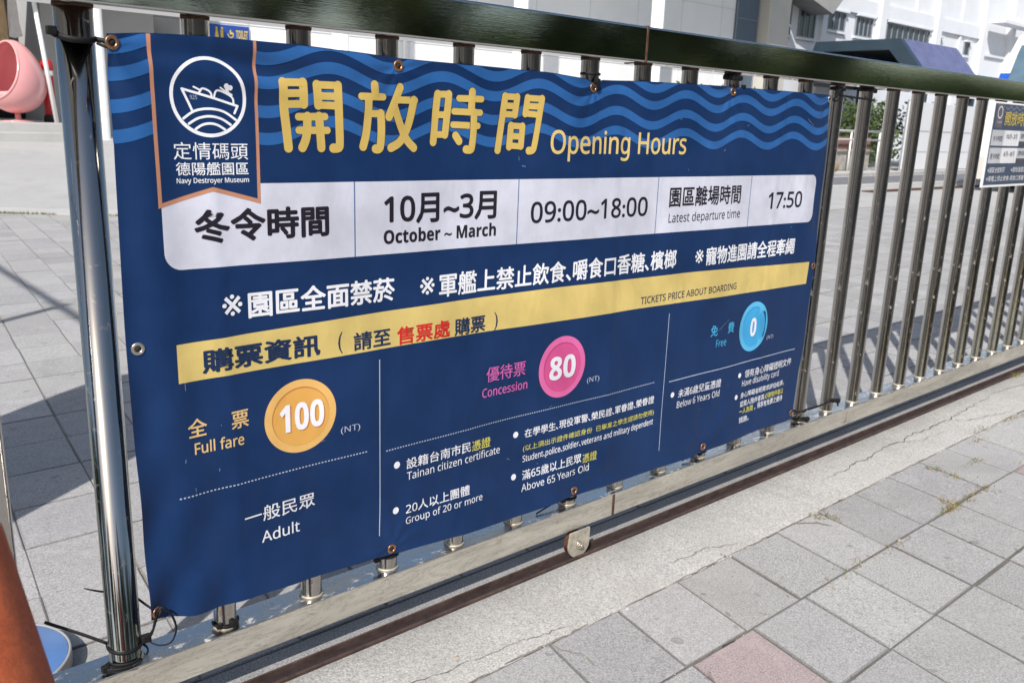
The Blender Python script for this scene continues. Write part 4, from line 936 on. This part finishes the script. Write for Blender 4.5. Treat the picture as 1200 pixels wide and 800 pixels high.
pp = thing('leaning_pole', 'thin white pole leaning at the porch edge in front of the red bollard', 'pole', loc=(4.46, 17.5, FZ))
mb = MB(); mb.tube([(0, 0, 0), (-.20, .25, 2.7)], .042, 16); mb.build('pole_shaft', M['white'], pp)
for i, (x, l, w, mk, lab) in enumerate(((3.50, 1.05, .16, 'cloth1', 'white cloth hanging at the far left of the dark porch'), (3.72, 1.15, .11, 'cloth2', 'tan cloth hanging behind the pink chair between two white cloths'), (3.93, .80, .12, 'cloth1', 'white cloth hanging nearest to the dark doorway'))):
    mb = MB(); pts = []; n = 26
    for j in range(15):
        z = -l*j/14
        for k_ in range(n):
            a = 2*pi*k_/n; rr_ = w*(.5+.5*j/14*(1+.3*sin(3*a+i)))*(1+.18*sin(5*a+j*.35+i)); pts.append((rr_*cos(a), rr_*.5*sin(a), z+.03*sin(a*2+i)))
    mb.add(pts, [(j*n+k_, j*n+(k_+1) % n, (j+1)*n+(k_+1) % n, (j+1)*n+k_) for j in range(14) for k_ in range(n)], 0, True)
    o = tag(mb.build('hanging_cloth', M[mk]), lab, 'cloth', 'cloths hanging on the porch'); o.location = (x+.25, 18.9, 3.25)
mb = MB(); mb.tube([(2.2, 18.9, 3.27), (4.9, 18.9, 3.27)], .02, 10)
tag(mb.build('clothes_rail', M['bar']), 'thin rail under the porch roof carrying hanging cloths', 'rail')

# ------------------------------------------------------------------ white building on the right
ob = thing('office_building', 'large white building with dark windows and ribbed pilasters far right', 'building', loc=(45, 21, GZ))
O = lambda mb, name, mat, par=None: B(mb, name, mat, par or ob)
mb = MB(); mb.box(32.75, 62, 20.0, 32, GZ, 13); O(mb, 'wall', M['whitewall2'])
mb = MB()
for x in (41.3, 47.25, 52.95, 56.85): mb.box(x-.28, x+.28, 19.7, 20.0, GZ, 13)
mb.box(36.1, 36.5, 19.8, 20.0, GZ, 13); O(mb, 'pilaster', M['whitewall2'])
mb = MB()
for z0, z1 in ((6.42, 7.05), (9.0, 9.6)): mb.box(36.5, 52.67, 19.86, 19.995, z0, z1)
mb.box(44.9, 45.15, 19.9, 19.995, 7.06, 9.0); mb.box(50.2, 50.45, 19.9, 19.995, 2, 6.41); mb.box(50.2, 50.45, 19.9, 19.995, 7.06, 9.0)
mb.box(53.24, 56.56, 19.88, 19.995, 5.6, 5.75); O(mb, 'beam', M['whitewall2'])
def window(x0, x1, z0, z1, n):
    f = MB(); d = .09
    for a, b, c, e in ((x0, x1, z0, z0+.06), (x0, x1, z1-.06, z1), (x0, x0+.06, z0+.06, z1-.06), (x1-.06, x1, z0+.06, z1-.06)): f.box(a, b, 19.93, 20.0-.003, c, e)
    for i in range(1, n): x = x0+(x1-x0)*i/n; f.box(x-.03, x+.03, 19.94, 19.996, z0+.06, z1-.06)
    fo = O(f, 'window', M['frame'])
    g = MB(); g.box(x0+.06, x1-.06, 19.97, 19.998, z0+.06, z1-.06); O(g, 'pane', M['glass'], fo)
    s_ = MB(); s_.box(x0-.08, x1+.08, 19.88, 19.996, z0-.09, z0); O(s_, 'sill', M['whitewall2'], fo)
    h_ = MB(); h_.box(x0-.05, x1+.05, 19.80, 19.996, z1, z1+.08); O(h_, 'hood', M['whitewall2'], fo)
window(32.95, 33.85, 5.02, 6.35, 2); window(34.45, 35.75, 5.02, 6.35, 3); window(36.75, 38.25, 5.52, 6.33, 3); window(39.15, 40.75, 5.45, 6.33, 4); window(42.1, 46.7, 5.1, 6.33, 8); window(51.0, 51.7, 5.45, 6.15, 1); window(47.75, 48.15, 4.6, 6.1, 1)
mb = MB(); mb.prism([(32.8, 6.55), (35.3, 5.95), (36.05, 6.65), (36.05, 7.2), (32.8, 7.2)], 18.9, 19.99); O(mb, 'awning', M['awning'])
mb = MB(); mb.box(53.25, 60, 18.9, 19.69, 7.3, 7.48); O(mb, 'ledge', M['whitewall2'])
for i in range(9):
    mb = MB(); x = 53.8+i*.75; mb.lathe([(.14, 7.48), (.10, 7.62), (.02, 7.85)], (x, 19.3, 0), 10); O(mb, 'ledge_finial', M['whitewall2'])
mb = MB(); mb.box(57.2, 58.6, 19.93, 20.03, GZ, 6.4); O(mb, 'doorway', M['darkin'])

# ------------------------------------------------------------------ blue canopy, hoarding, wall, railing, hedge, bus
ca = thing('ticket_canopy', 'blue and teal trapezoid canopy standing in front of the white building', 'canopy', loc=(36, 17.5, GZ))
K_ = lambda mb, name, mat: B(mb, name, mat, ca)
def yz(poly, x0, x1, mb): # polygon in y,z extruded along x
    n = len(poly); mb.add([(x0, y, z) for y, z in poly]+[(x1, y, z) for y, z in poly], [tuple(range(n)), tuple(reversed(range(n, 2*n)))]+[(i, i+n, (i+1) % n+n, (i+1) % n) for i in range(n)])
X0, X1 = 34.4, 39.2
yb0, yt0, yt1, yb1 = 13.95, 15.4, 20.0-1.0, 20.0-.45
mb = MB()
zt, zb = 4.77, 3.05
out_ = [(yb0, zb), (yt0, zt), (yt1, zt), (yb1, zb)]; inn = [(yb0+.60, zb), (yt0+.40, zt-.40), (yt1-.45, zt-.40), (yb1-.55, zb)]
for xa in (X0-.02, X1-.28):
    mb = MB()
    yz(out_+inn[::-1], xa, xa+.30, mb)
    K_(mb, 'end_frame', M['canA'])
mb = MB(); yz([(yb0-.02, zb), (yb0+.05, zb), (yt0+.06, zt-.09), (yt0, zt+.015)], X0+.285, X1+.35, mb); K_(mb, 'front_slope', M['canB'])
mb = MB(); yz([(yb1+.02, zb), (yt1, zt+.015), (yt1-.06, zt-.09), (yb1-.05, zb)], X0+.285, X1, mb); mb.box(X0+.285, X1, yt0+.065, yt1-.065, zt-.10, zt); K_(mb, 'roof_deck', M['canA'])
for x, y in ((X0+.2, yb0+.3), (X1-.2, yb0+.3), (X0+.2, yb1-.3), (X1-.2, yb1-.3)):
    mb = MB(); mb.box(x-.09, x+.09, y-.09, y+.09, GZ, zb); K_(mb, 'canopy_post', M['canA'])
mb = MB(); yz(inn, X1-.36, X1-.30, mb); mb.box(X0+.4, X1-.4, yt0+.2, yt1-.2, zt-.20, zt-.13); K_(mb, 'canopy_shade', M['darkin'])  # near-black sheets put in for the shade inside the canopy
for i in range(8):
    x0_ = 32.0+i*2.0
    h = thing('hoarding_panel', ['white hoarding panel at the left end of the row', 'white hoarding panel second from the left end', 'white hoarding panel third from the left end', 'white hoarding panel fourth from the left end', 'white hoarding panel fifth from the left end', 'white hoarding panel left of the notice board', 'white hoarding panel behind the notice board', 'white hoarding panel at the right end of the row'][i], 'hoarding', 'white hoarding panels along the far road', loc=(x0_+1, 13.55, GZ))
    mb = MB(); mb.box(-.985, .985, -.02, .02, .05, 2.50, 0, .006); mb.build('sheet', M['hoard'], h)
    mb = MB(); mb.box(-.985, .985, -.028, -.0205, 1.45, 1.475); mb.box(-.985, .985, -.028, -.0205, .70, .715); mb.build('seam', M['frame'], h)
    for xa in (-.99, .93):
        mb = MB(); mb.box(xa, xa+.06, .021, .08, -.02, 2.55); mb.build('hoarding_post', M['frame'], h)
rw = thing('low_wall', 'low brick topped wall behind the road left of the hoarding', 'wall', loc=(27, 14.6, GZ))
mb = MB(); mb.box(-6, 4.6, 0, .3, 0, .72, 0, .01); mb.build('rough_base', M['rubblew'], rw)
mb = MB(); mb.box(-6, 4.6, .02, .28, .72, 1.18); mb.build('brick_course', M['brick'], rw)
rl = thing('railing', 'white two bar railing in front of the green hedge', 'railing', loc=(27, 14.3, GZ))
for z in (1.08, 1.38):
    mb = MB(); mb.tube([(-6, 0, z), (4.7, 0, z)], .035, 10); mb.build('rail', M['white'], rl)
for i in range(6):
    mb = MB(); mb.tube([(-5.8+i*2.08, 0, 0), (-5.8+i*2.08, 0, 1.38)], .03, 10); mb.build('railing_post', M['white'], rl)
def leafcloud(mb, n, fn, size, seed, mi=0):
    rnd = random.Random(seed)
    for i in range(n):
        c = fn(rnd)
        if c is None: continue
        s = size*rnd.uniform(.6, 1.4); d = Vector((rnd.gauss(0, 1), rnd.gauss(0, 1), rnd.gauss(0, .7))).normalized(); e = d.orthogonal().normalized(); e = (Matrix.Rotation(rnd.uniform(0, 6.28), 3, d) @ e)
        f = d.cross(e); c = Vector(c); mb.add([c-e*s, c+f*s*.5, c+e*s, c-f*s*.5], [(0, 1, 2, 3)], mi)
hd = thing('hedge', 'dense green hedge behind the white railing', 'hedge', loc=(27.0, 16.0, GZ))
mb = MB(); leafcloud(mb, 9500, lambda r: (r.uniform(-6, 9.5), r.uniform(-.5, .9), r.uniform(.2, 2.35+.3*sin(r.random()*6)) ), .10, 2); mb.build('foliage', M['leafdark'], hd)
mb = MB()
for i in range(10): mb.tube([(-5.6+i*1.15, .2, 0), (-5.5+i*1.15, .2, 1.5)], .04, 8)
mb.build('stems', M['bark'], hd)
bn = thing('litter_bin', 'dark green litter bin standing by the low brick wall', 'bin', loc=(25.0, 13.6, GZ))
mb = MB(); mb.lathe([(.22, .02), (.27, .85), (.29, .87), (.29, .92), (.18, 1.08), (0, 1.12)], seg=24); mb.build('bin_body', M['dkgreen'], bn)
sb = thing('sandbag', 'tan sandbag lying in front of the low wall', 'sandbag', loc=(26.6, 13.4, GZ))
mb = MB(); mb.lathe([(0, -.42), (.16, -.38), (.23, -.2), (.24, 0), (.23, .2), (.16, .38), (0, .42)], (0, 0, .19), 20, 0, 'x'); mb.build('sack', M['sand'], sb)
wd_ = MB(); wd_.prism([(-.45, 0), (.45, 0), (-.35, .75)], -.3, .3)
o = tag(wd_.build('wheel_chock', M['black']), 'black wedge shaped block standing in front of the low wall', 'wedge'); o.location = (25.6, 13.2, GZ)

bs = thing('coach_bus', 'white and blue coach parked on the plaza at the right edge', 'bus', loc=(30, 6.4, GZ))
D = lambda mb, name, mat: B(mb, name, mat, bs)
mb = MB(); prof = [(23.667, 0.12), (23.486, 0.693), (23.641, 1.596), (24.57, 3.234), (25.021, 3.724), (25.602, 3.892), (36.825, 3.918), (37.083, 3.66), (37.083, 0.12)]
mb.prism(prof, 5.12, 7.62); D(mb, 'body', M['busw'])
mb = MB(); mb.prism([(23.596, 1.402), (23.622, 1.609), (24.55, 3.247), (24.699, 3.44), (24.66, 3.466), (24.512, 3.273), (23.583, 1.634), (23.557, 1.428)], 5.32, 7.40); D(mb, 'windscreen', M['busglass'])
mb = MB(); mb.prism([(24.06, 2.37), (24.27, 2.74), (24.23, 2.76), (24.02, 2.39)], 7.41, 7.64); mb.box(24.1, 36.6, 5.10, 5.119, .4, 1.1); D(mb, 'blue_stripe', M['busb'])
for i in range(5):
    mb = MB(); mb.box(25+i*2.2, 27+i*2.2, 5.09, 5.119, 1.8, 3.2); D(mb, 'side_window', M['busglass'])
for x in (25.75, 34):
    for y in (5.27, 7.42):
        mb = MB(); mb.lathe([(.2, -.14), (.42, -.14), (.46, -.08), (.46, .08), (.42, .14), (.2, .14)], (x, y, GZ+.46), 28, 0, 'y'); D(mb, 'wheel', M['rubber'])
for y in (5.5, 7.2):
    mb = MB(); mb.lathe([(0, 23.36), (.10, 23.37), (.12, 23.42)], (0, y, .62), 20, 0, 'x'); D(mb, 'headlight', M['white'])

# ------------------------------------------------------------------ trees behind the camera, seen mirrored in the steel
def tree_mesh(seed, h, r, nleaf):
    rnd = random.Random(seed); cl = []
    for i in range(15):
        a = rnd.uniform(0, 6.28); q = rnd.uniform(.1, .75)*r; cl.append((q*cos(a), q*sin(a), h*rnd.uniform(.30, .92), r*rnd.uniform(.28, .48)))
    def fn(r_):
        c = r_.choice(cl); v = Vector((r_.gauss(0, 1), r_.gauss(0, 1), r_.gauss(0, .8))); v.normalize(); q = r_.uniform(.55, 1.0)*c[3]
        return (c[0]+v.x*q, c[1]+v.y*q, max(.6, c[2]+v.z*q))
    mb = MB(); leafcloud(mb, nleaf, fn, .17, seed)
    tb = MB(); tb.tube([(0, 0, 0), (.05, .02, h*.25), (-.05, .05, h*.5), (.05, 0, h*.8)], [.2, .16, .11, .04], 10)
    for c in cl[:8]: tb.tube([(0, .02, h*.3), (c[0]*.6, c[1]*.6, c[2]*.85), (c[0], c[1], c[2])], [.08, .05, .02], 7)
    return mb, tb
protos = []
for sd in (1, 2, 3):
    mb, tb = tree_mesh(sd, 6.2+sd*.5, 2.5, 4200)
    t = thing('tree', 'leafy green tree', 'tree'); mb.build('crown', M['leaf'], t); tb.build('trunk', M['bark'], t); protos.append(t)
spots_ = [(-9.5, -13), (-5.6, -14.5), (-1.5, -13.2), (2.6, -14.2), (6.8, -13), (11.0, -14.6), (15.4, -13.8), (20.2, -14.8), (25.5, -14), (-12.5, -9.0), (-12.0, -4.2), (-13, .8), (-12.2, 5.6), (-13.2, 10.2)]
labs = ['leafy green tree across the forecourt at the far left end of the row', 'leafy green tree second from the left end of the row', 'leafy green tree third from the left end of the row', 'leafy green tree fourth from the left end of the row', 'leafy green tree in the middle of the row', 'leafy green tree fourth from the right end of the row', 'leafy green tree third from the right end of the row', 'leafy green tree second from the right end of the row', 'leafy green tree at the far right end of the row']+['leafy green tree %s in the side row left of the gate' % w for w in ('nearest to the forecourt corner', 'second from the forecourt corner', 'in the middle', 'second from the museum', 'nearest to the museum')]
for i, (x, y) in enumerate(spots_):
    t = protos[i] if i < 3 else copytree(protos[i % 3])
    t.location = (x, y, GZ); t.rotation_euler[2] = i*1.3; t['label'] = labs[i]; t['group'] = 'row of trees facing the gate' if i < 9 else 'side row of trees left of the gate'
fh = thing('hedge', 'long low dark hedge under the row of trees facing the gate', 'hedge', loc=(10, -15.5, GZ))
mb = MB(); leafcloud(mb, 9000, lambda r: (r.uniform(-26, 45), r.uniform(-.7, .7), r.uniform(.05, 1.7)), .17, 6); mb.build('foliage', M['leafdark'], fh)
mb = MB(); mb.box(-26, 45, -.25, .25, .02, 1.3); mb.build('stems', M['bark'], fh)

hs = thing('hedge', 'low dark hedge under the side row of trees left of the gate', 'hedge', loc=(-14.2, 0, GZ))
mb = MB(); leafcloud(mb, 5000, lambda r: (r.uniform(-.7, .7), r.uniform(-12, 14), r.uniform(.05, 1.9)), .17, 9); mb.build('foliage', M['leafdark'], hs)
mb = MB(); mb.box(-.25, .25, -12, 14, .02, 1.4); mb.build('stems', M['bark'], hs)
mb = MB(); leafcloud(mb, 15000, lambda r: (r.uniform(30, 190), r.uniform(-48, -40), (6.2+1.3*sin(r.random()*9))*r.random()**.8), .8, 12)
tag(mb.build('far_wood', M['leafdark']), 'far off dark wood beyond the forecourt facing the gate', 'wood', None, 'stuff')
